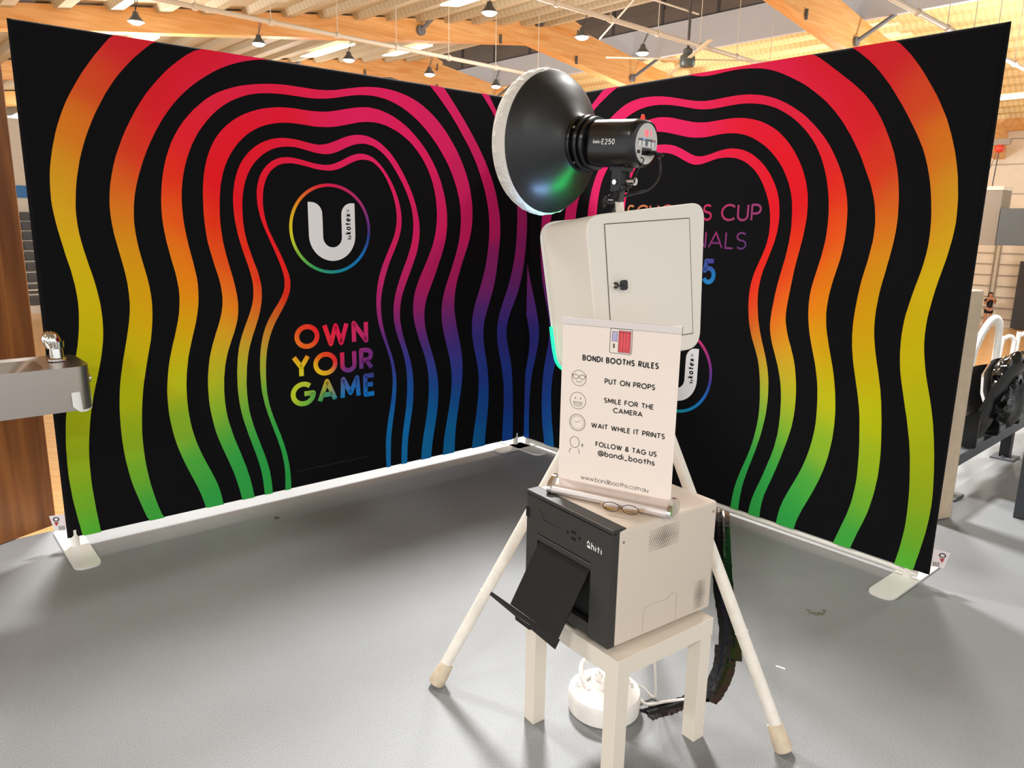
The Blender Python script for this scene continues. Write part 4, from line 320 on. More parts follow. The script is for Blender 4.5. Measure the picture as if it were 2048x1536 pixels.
HUES = [(0.411,2.269,'d8202c'),(0.298,2.1,'dc4a20'),(0.201,1.886,'df7a1c'),(0.136,1.695,'d99a1a'),(0.11,1.527,'dba818'),(0.149,1.334,'d4b408'),(0.202,1.155,'ceb600'),(0.185,0.973,'c6b800'),(0.118,0.796,'b4b808'),(0.079,0.59,'a4b008'),(0.061,0.402,'92aa14'),(0.075,0.228,'74a820'),(0.113,0.068,'4ea830'),(0.683,2.258,'e0152f'),(0.517,2.065,'e01a28'),(0.394,1.839,'e03420'),(0.342,1.663,'e2601c'),(0.337,1.531,'e08018'),(0.376,1.375,'dd960c'),(0.405,1.214,'daa000'),(0.402,1.05,'d8a800'),(0.347,0.912,'c8b400'),(0.308,0.7,'b8bc00'),(0.307,0.503,'98b418'),(0.33,0.297,'70ac28'),(0.362,0.134,'3ca23c'),(1.03,2.152,'e9194a'),(0.806,2.064,'ea2040'),(0.657,1.904,'ee2030'),(0.576,1.719,'f03018'),(0.567,1.536,'f35a14'),(0.593,1.35,'f07c10'),(0.618,1.206,'ee8a04'),(0.612,1.035,'e0a000'),(0.541,0.893,'d0b400'),(0.53,0.745,'c0c010'),(0.544,0.514,'8cb828'),(0.601,0.293,'4aa83c'),(0.677,0.113,'2ea044'),(1.295,2.165,'ee1c50'),(1.525,2.19,'f02060'),(1.772,2.211,'ee1c66'),(2.109,2.084,'e81e68'),(2.294,1.78,'e01c68'),(2.334,1.541,'d81c68'),(2.238,1.173,'c01e6c'),(2.162,1.021,'902878'),(2.162,0.912,'6a3088'),(2.239,0.762,'4a3694'),(2.28,0.595,'3440a0'),(2.252,0.406,'1458a8'),(2.213,0.228,'0870b4'),(2.201,0.071,'0c74b4'),(1.127,2.028,'f0102c'),(0.917,1.926,'f01028'),(0.784,1.73,'f01020'),(0.756,1.492,'f02c10'),(0.78,1.381,'f05010'),(0.804,1.223,'f06a18'),(0.821,1.084,'f08c08'),(0.778,0.968,'e0a818'),(0.726,0.86,'d0b418'),(0.712,0.72,'b8bc18'),(0.732,0.573,'8cb828'),(0.787,0.417,'4aa83c'),(0.844,0.271,'2ea044'),(1.52,2.042,'ee1a60'),(1.802,2.095,'f01a64'),(2.002,1.935,'ec1a66'),(2.125,1.597,'e21a66'),(2.106,1.239,'cc1e6c'),(1.996,1.182,'c8206c'),(1.94,1.019,'b02478'),(1.957,0.929,'8a2a80'),(2.011,0.811,'5a3590'),(2.066,0.693,'3a3c98'),(2.054,0.554,'1c50a4'),(2.007,0.383,'0a68b0'),(1.987,0.144,'0c74b4'),(1.147,1.909,'f01838'),(0.959,1.787,'f01428'),(0.886,1.615,'f01020'),(0.909,1.37,'f02018'),(0.965,1.218,'ee3018'),(0.933,1.124,'f05018'),(0.894,1.034,'e87818'),(0.858,0.941,'d89c28'),(0.846,0.827,'c0b028'),(0.843,0.704,'a8b830'),(0.887,0.55,'60ae38'),(0.941,0.308,'28a048'),(1.367,1.876,'f01a58'),(1.578,1.961,'f0206a'),(1.829,1.73,'ee1a66'),(1.928,1.477,'e41a66'),(1.889,1.215,'d0206c'),(1.8,1.042,'b82474'),(1.791,0.923,'7c2c84'),(1.841,0.799,'4a3894'),(1.875,0.688,'3040a0'),(1.88,0.516,'1058ac'),(1.848,0.289,'0a74bc'),(1.197,1.821,'ec1848'),(1.057,1.695,'ee1434'),(1.036,1.546,'f01828'),(1.093,1.369,'f01820'),(1.14,1.212,'ee2018'),(1.109,1.134,'e02818'),(1.021,1.025,'d06020'),(0.981,0.931,'c49030'),(0.968,0.785,'b0b030'),(0.987,0.634,'60b040'),(1.045,0.422,'30a848'),(1.513,1.821,'f01e60'),(1.637,1.868,'f0206a'),(1.794,1.645,'ec2068'),(1.824,1.419,'e01e64'),(1.702,1.192,'d02470'),(1.671,1.02,'a82878'),(1.694,0.839,'60308c'),(1.759,0.7,'3c40a0'),(1.763,0.531,'1860b4'),(1.726,0.256,'0c70b4'),(2.145,2.171,'e41c68'),(2.409,1.905,'dc1c68'),(2.534,1.545,'c81c68'),(2.518,1.26,'9a2474'),(2.479,1.133,'8a2878'),(2.411,0.956,'5a3088'),(2.4,0.813,'383690'),(2.465,0.587,'243e98'),(2.46,0.315,'1450a4'),(2.407,0.102,'0c68ac'),(2.504,2.179,'e01c68'),(2.723,1.58,'b01e68'),(2.751,1.354,'9a2070'),(2.712,1.157,'7c2878'),(2.65,1.027,'54308a'),(2.589,0.797,'302f88'),(2.676,0.41,'203a90'),(2.67,0.091,'1048a0')]
SLOGAN_HUES = [(1.152,0.862,'f07820'),(1.271,0.934,'ee1c28'),(1.219,0.952,'f04020'),(1.209,0.843,'f06020'),(1.375,0.898,'f01850'),(1.547,0.884,'dc2860'),(1.176,0.749,'e8d020'),(1.291,0.694,'f0c818'),(1.379,0.755,'f02010'),(1.325,0.789,'f04818'),(1.32,0.662,'f0b018'),(1.432,0.779,'d82058'),(1.451,0.69,'6c2c84'),(1.543,0.767,'a03080'),(1.593,0.777,'84308c'),(1.607,0.687,'502c80'),(1.139,0.586,'c8d428'),(1.195,0.521,'78bc3c'),(1.25,0.57,'50a84c'),(1.214,0.632,'c0cc38'),(1.284,0.522,'209858'),(1.318,0.604,'48a844'),(1.361,0.526,'109080'),(1.409,0.549,'0c84c8'),(1.474,0.599,'0878d0'),(1.52,0.533,'1478cc'),(1.619,0.52,'0c80d8'),(1.605,0.621,'2050a8')]
# ================================================================ the hall grid: s runs away to the right, t away to the left
TH = math.radians(42.5); A1 = Vector((math.cos(TH), math.sin(TH), 0)); A2 = Vector((-math.sin(TH), math.cos(TH), 0)); ZZ = Vector((0, 0, 1))
def H(s, t, z=0): return A1*s + A2*t + ZZ*z
HM = frame((0, 0, 0), A1, A2, ZZ)            # local x = s, y = t
def HF(s, t, z=0): return frame(H(s, t, z), A1, A2, ZZ)
m_white = mat('white_powder_coat', '#E9E4DC', .45)
m_steel = mat('brushed_steel', '#B9B0A8', .32, 1.0, bump=.04, bscale=60, stretch=(1, 1, 20))
m_chrome = mat('chrome', '#D8D6D2', .08, 1.0)
m_black = mat('black_plastic', '#0E0E10', .38)
m_gloss = mat('gloss_black', '#0A0A0C', .24)
m_dkgrey = mat('dark_grey_paint', '#3A3D42', .55)
m_cream = mat('cream_wall', '#EBE3D4', .8, noise=.03, nscale=3)
m_pipe = mat('painted_pipe', '#D8D2C6', .45)
m_lvl = wood_mat('laminated_timber', '#DD9B52', '#EEBD80', (.5, 6, 6))
# ---------------------------------------------------------------- floors
M = mat('sealed_concrete', '#8D8B85', .48, spec=.4); N, L = M.node_tree.nodes, M.node_tree.links; b = N['Principled BSDF']
tc = N.new('ShaderNodeTexCoord')
n1 = N.new('ShaderNodeTexNoise'); n1.inputs['Scale'].default_value = 1.3; n1.inputs['Detail'].default_value = 5
n2 = N.new('ShaderNodeTexNoise'); n2.inputs['Scale'].default_value = 260; n2.inputs['Detail'].default_value = 2
L.new(tc.outputs['Object'], n1.inputs['Vector']); L.new(tc.outputs['Object'], n2.inputs['Vector'])
r1 = N.new('ShaderNodeValToRGB'); e = r1.color_ramp.elements; e[0].position = .3; e[1].position = .75
e[0].color = (*srgb('#7A7C7E'), 1); e[1].color = (*srgb('#87898B'), 1)
r2 = N.new('ShaderNodeValToRGB'); e = r2.color_ramp.elements; e[0].position = .35; e[1].position = .7
e[0].color = (.80, .80, .80, 1); e[1].color = (1.22, 1.2, 1.16, 1)
mx = N.new('ShaderNodeMixRGB'); mx.blend_type = 'MULTIPLY'; mx.inputs[0].default_value = 1
L.new(n1.outputs['Fac'], r1.inputs[0]); L.new(n2.outputs['Fac'], r2.inputs[0]); L.new(r1.outputs[0], mx.inputs[1]); L.new(r2.outputs[0], mx.inputs[2]); L.new(mx.outputs[0], b.inputs['Base Color'])
bp = N.new('ShaderNodeBump'); bp.inputs['Strength'].default_value = .35; bp.inputs['Distance'].default_value = .002
L.new(n2.outputs['Fac'], bp.inputs['Height']); L.new(bp.outputs[0], b.inputs['Normal'])
m_conc = M
bm = B(); box(bm, (-9, -9, -.35), (9.0, 4.05, 0), HM); struct(finish('floor', bm, m_conc))
bm = B(); box(bm, (-8, 4.3, -3.0), (40.2, 45.8, -2.8), HM); box(bm, (9.2, -9, -3.0), (40.2, 4.3, -2.8), HM)
m_court = wood_mat('court_boards', '#DFAA6A', '#EAC189', (.4, 8, 1), .22)
struct(finish('floor_court', bm, m_court))
# ---------------------------------------------------------------- fabric backdrops
BL, BC, BR = Vector((-2.0536, 3.2131, 0)), Vector((.0874, 5.0443, 0)), Vector((1.8353, 3.0007, 0))
m_fab = mat('black_stretch_fabric', '#0E0D10', .85, bump=.05, bscale=2.5, spec=.12)
m_print = attr_mat('printed_inks', .8, 1.15)
m_printw = mat('printed_white', '#F4F2F6', .8)
m_label = mat('paper_label', '#E6DAD8', .7); m_labelr = mat('label_red', '#B0303A', .7)
hue = idw(HUES, sig=.115); shue = idw(SLOGAN_HUES, sig=.06)
Z0, Z1 = .05, 2.30
def backdrop(P, Q, bands, left, label):
    X = (Q-P).normalized(); W = (Q-P).length; Fm = frame(P, X, ZZ.cross(X), ZZ)
    t = thing('fabric_backdrop', label, 'backdrop', M=Fm)
    bm = B(); lay = bm.loops.layers.float_color.new('print')
    # cloth sleeve, softly rounded over its tube frame, subdivided for a slight pillow
    D = .034; UU = [0, .002, .006, .012, .018]+[.018+(W-.036)*k/24 for k in range(1, 24)]+[W-.018, W-.012, W-.006, W-.002, W]
    VV = [0, .002, .006, .012, .018]+[.018+(Z1-Z0-.036)*k/18 for k in range(1, 18)]+[Z1-Z0-x for x in (.018, .012, .006, .002, 0)]; nx, nz = len(UU)-1, len(VV)-1
    def sheet(y, sgn):
        g = []
        for i in range(nx+1):
            r = []
            for j in range(nz+1):
                u, v = UU[i]/W, VV[j]/(Z1-Z0)
                dx = min(u*W, (1-u)*W, .018)/.018; dz = min(v*(Z1-Z0), (1-v)*(Z1-Z0), .018)/.018
                k = (1-(1-dx)**2)**.5*(1-(1-dz)**2)**.5
                r.append(bm.verts.new((u*W, D/2-sgn*D/2*k, Z0+v*(Z1-Z0))))
            g.append(r)
        for i in range(nx):
            for j in range(nz):
                bm.faces.new((g[i][j], g[i+1][j], g[i+1][j+1], g[i][j+1]) if sgn > 0 else (g[i][j], g[i][j+1], g[i+1][j+1], g[i+1][j]))
    sheet(0, 1); sheet(D, -1)
    fl = lambda x, z: Vector((x, -.0012, z)); fl2 = lambda x, z: Vector((x, -.0018, z)); fl3 = lambda x, z: Vector((x, -.0024, z))
    hc = (lambda u, v: hue(u, v)) if left else (lambda u, v: hue((W-u)*1.025+.02, v*1.01))
    for o, i in bands:
        O = [(min(max(x, .004), W-.004), min(max(z, Z0+.002), Z1-.004)) for x, z in zip(o[::2], o[1::2])]
        I = [(min(max(x, .004), W-.004), min(max(z, Z0+.002), Z1-.004)) for x, z in zip(i[::2], i[1::2])]
        NS = 4; rows = []
        for p, q in zip(O, I):
            rr_ = []
            for k in range(NS+1):
                u_, v_ = p[0]+(q[0]-p[0])*k/NS, p[1]+(q[1]-p[1])*k/NS; rr_.append((bm.verts.new(fl(u_, v_)), (*hc(u_, v_), 1), (u_, v_)))
            rows.append(rr_)
        for r0_, r1_ in zip(rows, rows[1:]):
            for k in range(NS):
                q = (r0_[k], r1_[k], r1_[k+1], r0_[k+1])
                ar = abs(sum(q[i_][2][0]*q[(i_+1) % 4][2][1]-q[(i_+1) % 4][2][0]*q[i_][2][1] for i_ in range(4)))
                if ar < 1e-7: continue
                f = bm.faces.new([x[0] for x in q]); f.material_index = 1
                for lp, x in zip(f.loops, q): lp[lay] = x[1]
    # ring and letter U
    rx, rz, rr = (1.388, 1.478, .231) if left else (W-1.415, .738, .231)
    wheel = [(0, 'E01850'), (45, 'B83070'), (80, '703088'), (100, '303C90'), (130, '1478C8'), (160, '1088B0'), (180, '209890'), (210, '40A858'), (235, '80C040'), (260, 'D8D828'), (280, 'E8C820'), (310, 'F08020'), (340, 'E83038'), (360, 'E01850')]
    def rcol(a):
        for (a0, c0), (a1, c1) in zip(wheel, wheel[1:]):
            if a0 <= a <= a1:
                k = (a-a0)/(a1-a0); c0, c1 = srgb(c0), srgb(c1); return (*[x*(1-k)+y*k for x, y in zip(c0, c1)], 1)
    n = 96
    for k in range(n):
        q = []
        for aa, r in ((k, rr+.0085), (k+1, rr+.0085), (k+1, rr-.0085), (k, rr-.0085)):
            a = 2*math.pi*aa/n; q.append(bm.verts.new(fl(rx+r*math.sin(a), rz+r*math.cos(a))))
        f = bm.faces.new(q); f.material_index = 1
        for lp, aa in zip(f.loops, (k, k+1, k+1, k)): lp[lay] = rcol(360*aa/n)
    ux, uz = rx+.007, rz
    out = [(-.138, .140), (-.138, .06), (-.138, -.033)] + A(0, -.033, .138, .138, 180, 360, 24) + [(.138, -.033), (.138, .06), (.138, .140)]
    inn = [(-.118, .140)] + A(-.118, .077, .062, .063, 90, 0, 8)[1:-1] + [(-.056, .06), (-.056, -.042)] + A(0, -.042, .056, .056, 180, 360, 24) + [(.056, -.042), (.056, .06)] + A(.118, .077, .062, .063, 180, 90, 8)[1:-1] + [(.118, .140)]
    pts = [Vector((x, z, 0)) for x, z in out+inn[::-1]]
    vs = [bm.verts.new(fl(ux+p.x, uz+p.y)) for p in pts]
    for tr in tessellate_polygon([pts]):
        try: bm.faces.new([vs[i] for i in tr]).material_index = 2
        except ValueError: pass
    def vtext(s, h, wt, x, z, width):      # runs upwards
        put(bm, text_quads(s, h, wt, .13, width), lambda a, b_: fl2(x-b_, z+a), 0)
    vtext('kotex', .037, .185, ux+.112, uz-.028, .112); vtext('by', .024, .15, ux+.112, uz-.055, .021)
    put(bm, ribbon(ring_(ux+.096, uz+.100, .006, .006), .0018), fl2, 0); put(bm, text_quads('R', .006, .2), lambda a, b_: fl2(ux+.099-b_, uz+.098+a), 0)
    def ctext(s, h, x, z, width, wt, col):
        put(bm, text_quads(s, h, wt, .13, width), lambda a, b_: fl(x+a, z+b_), 1, (lambda a, b_: col(x+a, z+b_)), lay)
    if left:
        ctext('OWN', .136, 1.150, .834, .449, .2, shue); ctext('YOUR', .134, 1.128, .673, .502, .2, shue); ctext('GAME', .138, 1.114, .516, .530, .2, shue)
    else:
        tc_ = idw([(.86, 1.60, 'd08850'), (1.0, 1.60, 'd07850'), (1.2, 1.6, 'c85858'), (1.42, 1.6, 'c83060'), (1.5, 1.6, 'b83868'), (1.6, 1.6, 'a83c70'), (1.7, 1.6, 'a04078'),
                   (1.35, 1.46, 'a03070'), (1.45, 1.5, 'a03070'), (1.47, 1.42, '702c68'), (1.56, 1.46, '803470'), (1.65, 1.5, '743470'), (1.65, 1.42, '5a3070'),
                   (1.48, 1.36, '4a3c98'), (1.44, 1.33, '3c50a0'), (1.48, 1.28, '1c78c0'), (1.44, 1.235, '2080c4'), (1.2, 1.3, '40a060')], 4)
        ctext('SCHOOLS CUP', .086, .862, 1.556, .862, .13, tc_); ctext('NATIONALS', .088, .925, 1.416, .731, .11, tc_); ctext('2025', .134, 1.09, 1.229, .398, .18, tc_)
    if left: put(bm, ribbon([(1.13, .148), (1.60, .150)], .004), fl, 1, lambda a, b_: srgb('26242A'), lay)
    finish('printed_fabric', bm, [m_fab, m_print, m_printw], t)
    # frame tube along the floor side, feet and posts
    bm = B(); zr_ = .066 if left else .034; cyl(bm, (.05, .018, zr_), (W-.05, .018, zr_), .0135 if left else .0165); finish('frame_rail', bm, m_white, t, True)
    for x in (.03, W-.09):
        bm = B(); cyl(bm, (x, .018, .008), (x, .018, .09), .019, n=24); finish('post', bm, m_white, t, True)
        bm = B(); prism(bm, rpoly([(x-.055, -.27), (x+.055, -.27), (x+.055, .27), (x-.055, .27)], .05, 8), .008); finish('base_plate', bm, mat('satin_white_steel', '#DAD8D2', .3), t)
    # care label sewn into the side seam
    bm = B(); lx = 0 if left else W; sg = -1 if left else 1
    g = lambda x, z, y=.0: Vector((lx+sg*x, .02+y+x*.5, z))
    poly(bm, [g(0, .09), g(.044, .09), g(.058, .165), g(0, .172)], 0)
    put(bm, ribbon(ring_(.034, .148, .010, .009), .004), lambda a, b_: g(a, b_, -.002), 1)
    put(bm, [(Vector((.026, .134)), Vector((.043, .134)), Vector((.036, .116)), Vector((.034, .116)))], lambda a, b_: g(a, b_, -.002), 2)
    for q in range(4): put(bm, ribbon([(.008+.006*q, .094), (.008+.006*q, .114)], .002), lambda a, b_: g(a, b_, -.002), 1)
    o = finish('care_label', bm, [m_label, m_black, m_labelr], t); o['label'] = 'small white care label with a ring mark and red triangle'
    return t
backdrop(BL, BC+(BC-BL).normalized()*.030, BANDS_L, True, 'black fabric backdrop panel with rainbow bands and a colourful three-word slogan, on the left')
backdrop(BC, BR, BANDS_R, False, 'black fabric backdrop panel with rainbow bands behind the white photo booth, on the right')
# ---------------------------------------------------------------- side table
TA, TX, TY = Vector((.293, 1.756, 0)), Vector((.797, .604, 0)), Vector((-.604, .797, 0)); TS = .395
TF = frame(TA, TX, TY, ZZ); m_tab = mat('cream_laminate', '#DED3C4', .5)
t = thing('side_table', 'small square cream side table standing under the grey photo printer', 'table', M=TF)
bm = B(); box(bm, (0, 0, .345), (TS, TS, .40), bev=.0015); finish('tabletop', bm, m_tab, t)
for x in (0, TS-.05):
    for y in (0, TS-.05):
        bm = B(); box(bm, (x+.002, y+.002, 0), (x+.048, y+.048, .345), bev=.0012); finish('leg', bm, m_tab, t)
# ---------------------------------------------------------------- photo printer
PX, PY = Vector((.5854, -.8107, 0)), Vector((.8107, .5854, 0)); PO = Vector((.0576, 2.1054, .40)); PW, PD, PH = .378, .403, .35
PF = frame(PO, PX, PY, ZZ)
m_case = mat('printer_putty', '#CFC0B1', .5, bump=.03, bscale=300); m_pdark = mat('printer_charcoal', '#2D2A27', .45, bump=.03, bscale=250); m_pblk = mat('printer_black', '#0B0A0B', .5, spec=.3)
t = thing('photo_printer', 'putty grey photo printer with charcoal front and open black paper tray', 'printer', M=PF)
bm = B(); vs = box(bm, (0, .012, .010), (PW, PD, PH), bev=.010, seg=4)
def dots(x0, x1, z0, z1, nx, nz, rad, side):
    for i in range(nx):
        for j in range(nz):
            cx = x0+(x1-x0)*(i+.5*(j % 2))/(nx-.5); cz = z0+(z1-z0)*j/(nz-1)
            k = rad(i/(nx-1), j/(nz-1)); pts = []
            for a in range(8): pts.append(bm.verts.new((PW+.0004, cx+k*math.cos(a*math.pi/4), cz+k*math.sin(a*math.pi/4))))
            bm.faces.new(pts).material_index = 1
dots(.123, .239, .262, .322, 17, 12, lambda u, v: .0011+.0016*max(0, 1-abs(u-.5)*1.3-abs(v-.5)), 0)
dots(.327, .373, .028, .112, 8, 17, lambda u, v: .0011+.0014*max(0, 1-abs(u-.5)*1.3-abs(v-.5)), 0)
for (cx, cz) in ((.027, .313), (.384, .321)):
    pts = [bm.verts.new((PW+.0005, cx+.004*math.cos(a*math.pi/5), cz+.004*math.sin(a*math.pi/5))) for a in range(10)]; bm.faces.new(pts).material_index = 2
rr_ = rpoly([(.117, .012), (.117, .092), (.135, .100), (.21, .096), (.222, .108), (.25, .108), (.25, .012)], .012)
put(bm, ribbon(rr_, .0012), lambda a, b_: Vector((PW+.0005, a, b_)), 3)
finish('casing', bm, [m_case, mat('vent_hole', '#4A3F38', .9), m_steel, mat('embossed_edge', '#BDAF9F', .6)], t, True)
# front panel: charcoal shell that wraps over the top edge, with the paper mouth recessed
bm = B(); y0 = -.012
prof = [(.012, .012), (y0, .016), (y0, .325), (-.004, .347), (.045, .3535), (.062, .3515)]
# side strips, upper block and lower sill leave the mouth open
box(bm, (.006, y0, .012), (.059, .014, .345), bev=.002); box(bm, (.296, y0, .012), (PW-.002, .014, .345), bev=.002)
box(bm, (.057, y0, .212), (.298, .014, .345), bev=.0015); box(bm, (.057, y0+.004, .012), (.298, .014, .05), bev=.001)
pr_ = rpoly([(y0, .335), (y0, .3535), (.032, .3535), (.038, .349), (.014, .344)], .004)
vs = prism(bm, pr_, PW-.008, frame((.006, 0, 0), (0, 1, 0), (0, 0, 1), (1, 0, 0)))
box(bm, (.057, .0085, .03), (.298, .0115, .213), mi=1)
ff = lambda a, b_: Vector((a, y0-.0006, b_))
put(bm, ribbon([(.060, .232), (.295, .232)], .0035), ff, 1); put(bm, ribbon([(.060, .228), (.295, .228)], .001), ff, 3); put(bm, ribbon([(.066, .308), (.086, .300), (.087, .284), (.160, .284)], .0015), ff, 1)
put(bm, [(Vector((.003, .268)), Vector((.022, .268)), Vector((.022, .300)), Vector((.003, .300)))], ff, 1)
put(bm, text_quads('hiti', .021, .17, .16, .042), lambda a, b_: ff(.296+a, .271+b_), 2)
for a_ in ((.279, .273, .285, .293), (.284, .272, .293, .285)):
    put(bm, [(Vector((a_[0], a_[1])), Vector((a_[2], a_[1])), Vector((a_[2]-.001, a_[1]+.008)), Vector((a_[0]+.003, a_[1]+.008)))], ff, 2)
put(bm, ribbon([(.279, .283), (.285, .292), (.290, .283)], .003), ff, 2)
fp = finish('front_panel', bm, [m_pdark, m_pblk, mat('logo_white', '#E8E6E2', .5), m_steel], t)
for (x, z, w_, h_) in ((.196, .285, .008, .008), (.222, .294, .020, .008), (.222, .275, .020, .008), (.248, .286, .008, .008)):
    bm = B(); prism(bm, rpoly([(x-w_/2, z-h_/2), (x+w_/2, z-h_/2), (x+w_/2, z+h_/2), (x-w_/2, z+h_/2)], h_*.45, 5), .002, frame((0, y0+.001, 0), (1, 0, 0), (0, 0, 1), (0, -1, 0))); finish('button', bm, m_pblk, fp)
# catch tray hanging out of the mouth
bm = B(); T0 = [Vector((.060, -.004, .206)), Vector((.284, -.004, .202))]; T1 = [Vector((.058, -.105, .030)), Vector((.280, -.105, .030))]
def plate(bm, P, th, up=Vector((0, -1, .55))):
    n_ = (P[1]-P[0]).cross(P[2]-P[0]).normalized()*th; a = [bm.verts.new(p) for p in P]; c = [bm.verts.new(p-n_) for p in P]; k = len(P)
    bm.faces.new(a); bm.faces.new(c[::-1])
    for i in range(k): bm.faces.new((a[i], c[i], c[(i+1) % k], a[(i+1) % k]))
plate(bm, [T0[0], T1[0], T1[1], T0[1]], .003)
plate(bm, [Vector((-.030, -.112, .034)), Vector((-.030, -.120, .026)), Vector((.286, -.120, .006)), Vector((.286, -.104, .030))], .003)
box(bm, (.10, -.118, .004), (.17, -.104, .020), bev=.002); box(bm, (.055, -.006, .200), (.29, .008, .212), bev=.002)
finish('catch_tray', bm, m_pblk, t)
for x in (.03, PW-.03):
    for y in (.03, PD-.03):
        bm = B(); cyl(bm, (x, y, 0), (x, y, .012), .011); finish('foot', bm, m_black, t)
# ---------------------------------------------------------------- rules sign on the printer
SX = Vector((.8642, -.5031, 0)); SFm = frame((.142, 2.0895, .7535), SX, ZZ.cross(SX), ZZ); m_ban = mat('banner_film', '#EEDFD4', .45); m_ink = mat('banner_ink', '#1D1B1C', .6)
m_alu = mat('pale_aluminium', '#DED3CE', .28, .7, stretch=(30, 1, 1), bump=.02)
t = thing('rules_sign', 'small white pull-up banner with printed booth rules standing on the printer', 'sign', M=SFm)
bm = B(); BZ = .0365
def sbox(x0, x1, z0, z1, y0_=0, y1_=.0012): box(bm, (x0, y0_, z0), (x1, y1_, z1))
sbox(0, .344, .03, BZ+.475); fb = lambda a, b_: Vector((a, -.0006, BZ+b_))
def tx(s, xc, z, h, width, wt=.15): put(bm, text_quads(s, h, wt, .09, width, 'c'), lambda a, b_: fb(xc+a, z+b_), 1)
tx('BONDI BOOTHS RULES', .176, .362, .0175, .224, .21); tx('PUT ON PROPS', .208, .3035, .0160, .147, .185)
tx('SMILE FOR THE', .208, .2495, .0150, .146, .185); tx('CAMERA', .207, .2245, .0150, .087, .185); tx('WAIT WHILE IT PRINTS', .208, .172, .0155, .218, .185)
tx('FOLLOW & TAG US', .206, .1185, .0155, .182, .185); tx('@bondi_booths', .208, .0925, .0175, .170, .165); tx('www.bondibooths.com.au', .176, .0125, .0140, .206, .08)
# booth icon
def line(P, w=.0012, mi=1): put(bm, ribbon(P, w), fb, mi)
line(rpoly([(.145, .393), (.209, .393), (.209, .461), (.145, .461)], .005)+[rpoly([(.145, .393), (.209, .393), (.209, .461), (.145, .461)], .005)[0]], .0013)
def fill(x0, z0, x1, z1, mi, e=0): put(bm, [(Vector((x0, z0)), Vector((x1, z0)), Vector((x1, z1)), Vector((x0, z1)))], lambda a, b_: fb(a, b_)+Vector((0, .0002+e, 0)), mi)
fill(.151, .426, .1655, .453, 2); line([(.151, .426), (.1655, .426), (.1655, .453), (.151, .453), (.151, .426)], .0009)
fill(.170, .397, .205, .456, 3); line([(.170, .397), (.205, .397), (.205, .456), (.170, .456), (.170, .397)], .0011); line([(.170, .4515), (.205, .4515)], .0012)
for k in range(4): x = .1745+.0085*k; line([(x, .451), (x, .404)], .0009)
line([(.1745, .404), (.1785, .401), (.183, .404), (.187, .401), (.1915, .404), (.196, .401), (.200, .404)], .0009)
fill(.1545, .407, .1595, .419, 1); 
for k in range(2): line([(.1565, .409+.005*k), (.1585, .412+.005*k)], .0007, 0)
# face with glasses, grinning face, clock, person with plus
line(ring_(.0555, .3105, .0225, .0225), .0011)
for sx in (-1, 1): line(ring_(.0555+sx*.0105, .314, .0088, .0062), .0013); line([(.0555+sx*.019, .316), (.0555+sx*.0235, .321)], .0012)
line(A(.0555, .305, .010, .006, 200, 340), .0011)
line(ring_(.0548, .2445, .0245, .0245), .0011)
for sx in (-1, 1): line([(.0548+sx*.008, .253), (.0548+sx*.008, .2495)], .003)
line([(.0415, .2405), (.0681, .2405)]+A(.0548, .2405, .0133, .012, 0, -180)[0:], .0012); line(A(.0548, .238, .0085, .003, 180, 360), .0011)
line(ring_(.0555, .180, .0245, .0245), .0013); line(ring_(.0555, .180, .0195, .0195), .0006); line([(.0465, .181), (.056, .181), (.0645, .187)], .0009)
line(ring_(.0495, .1205, .0145, .0165), .0013); line(A(.0495, .087, .0165, .018, 180, 128, 8), .0013); line(A(.0495, .087, .0165, .018, 52, 0, 8), .0013)
line([(.0675, .115), (.0805, .115)], .0013); line([(.074, .1085), (.074, .1215)], .0013)
finish('banner', bm, [m_ban, m_ink, mat('icon_lilac', '#B6ACD2', .6), mat('icon_red', '#E4505A', .6)], t)
bm = B(); box(bm, (-.002, -.004, BZ+.462), (.346, .005, BZ+.482), bev=.001); finish('top_rail', bm, m_alu, t)
bm = B(); pr_ = rpoly([(-.042, .0), (.036, .0), (.032, .022), (.012, .040), (-.006, .040), (-.038, .026)], .012)
prism(bm, pr_, .352, frame((-.004, 0, 0), (0, 1, 0), (0, 0, 1), (1, 0, 0))); finish('base', bm, m_alu, t, True)
for x in (-.016, .348):
    bm = B(); pr2 = rpoly([(-.046, -.0), (.040, -.0), (.036, .027), (.014, .048), (-.010, .048), (-.042, .030)], .014)
    prism(bm, pr2, .012, frame((x, 0, 0), (0, 1, 0), (0, 0, 1), (1, 0, 0))); finish('end_cap', bm, m_chrome, t, True)
# ---------------------------------------------------------------- folded glasses in front of the sign
GX = Vector((.92, -.39, 0)).normalized(); GF = frame((.243, 1.934, .7535), GX, ZZ.cross(GX), ZZ)
t = thing('eyeglasses', 'thin wire framed eyeglasses lying folded on the printer top by the sign', 'glasses', M=GF)
for x in (.038, .092):
    bm = B(); tube(bm, [(x+.023*math.cos(a), -.002, .018+.013*math.sin(a)) for a in [k*math.pi/6 for k in range(12)]], .0011, 6, 3, closed=True); finish('rim', bm, mat('bronze_wire', '#5C4A42', .3, .8), t, True)
    bm = B(); poly(bm, [(x+.022*math.cos(k*math.pi/10), -.002, .018+.0122*math.sin(k*math.pi/10)) for k in range(20)]); finish('lens', bm, mat('lens_glass', '#F4F4F4', .02, trans=1), t)
bm = B(); tube(bm, [(.060, -.002, .021), (.065, -.004, .024), (.070, -.002, .021)], .0012, 6, 4); finish('bridge', bm, MATS['bronze_wire'], t, True)
for P in ([(.014, -.002, .02), (.010, .006, .017), (.05, .011, .008), (.116, .012, .004)], [(.116, -.002, .02), (.120, .008, .017), (.08, .016, .009), (.012, .017, .004)]):
    bm = B(); tube(bm, P, .0017, 6, 5); finish('temple', bm, mat('gold_wire', '#C9A05A', .25, .9), t, True)
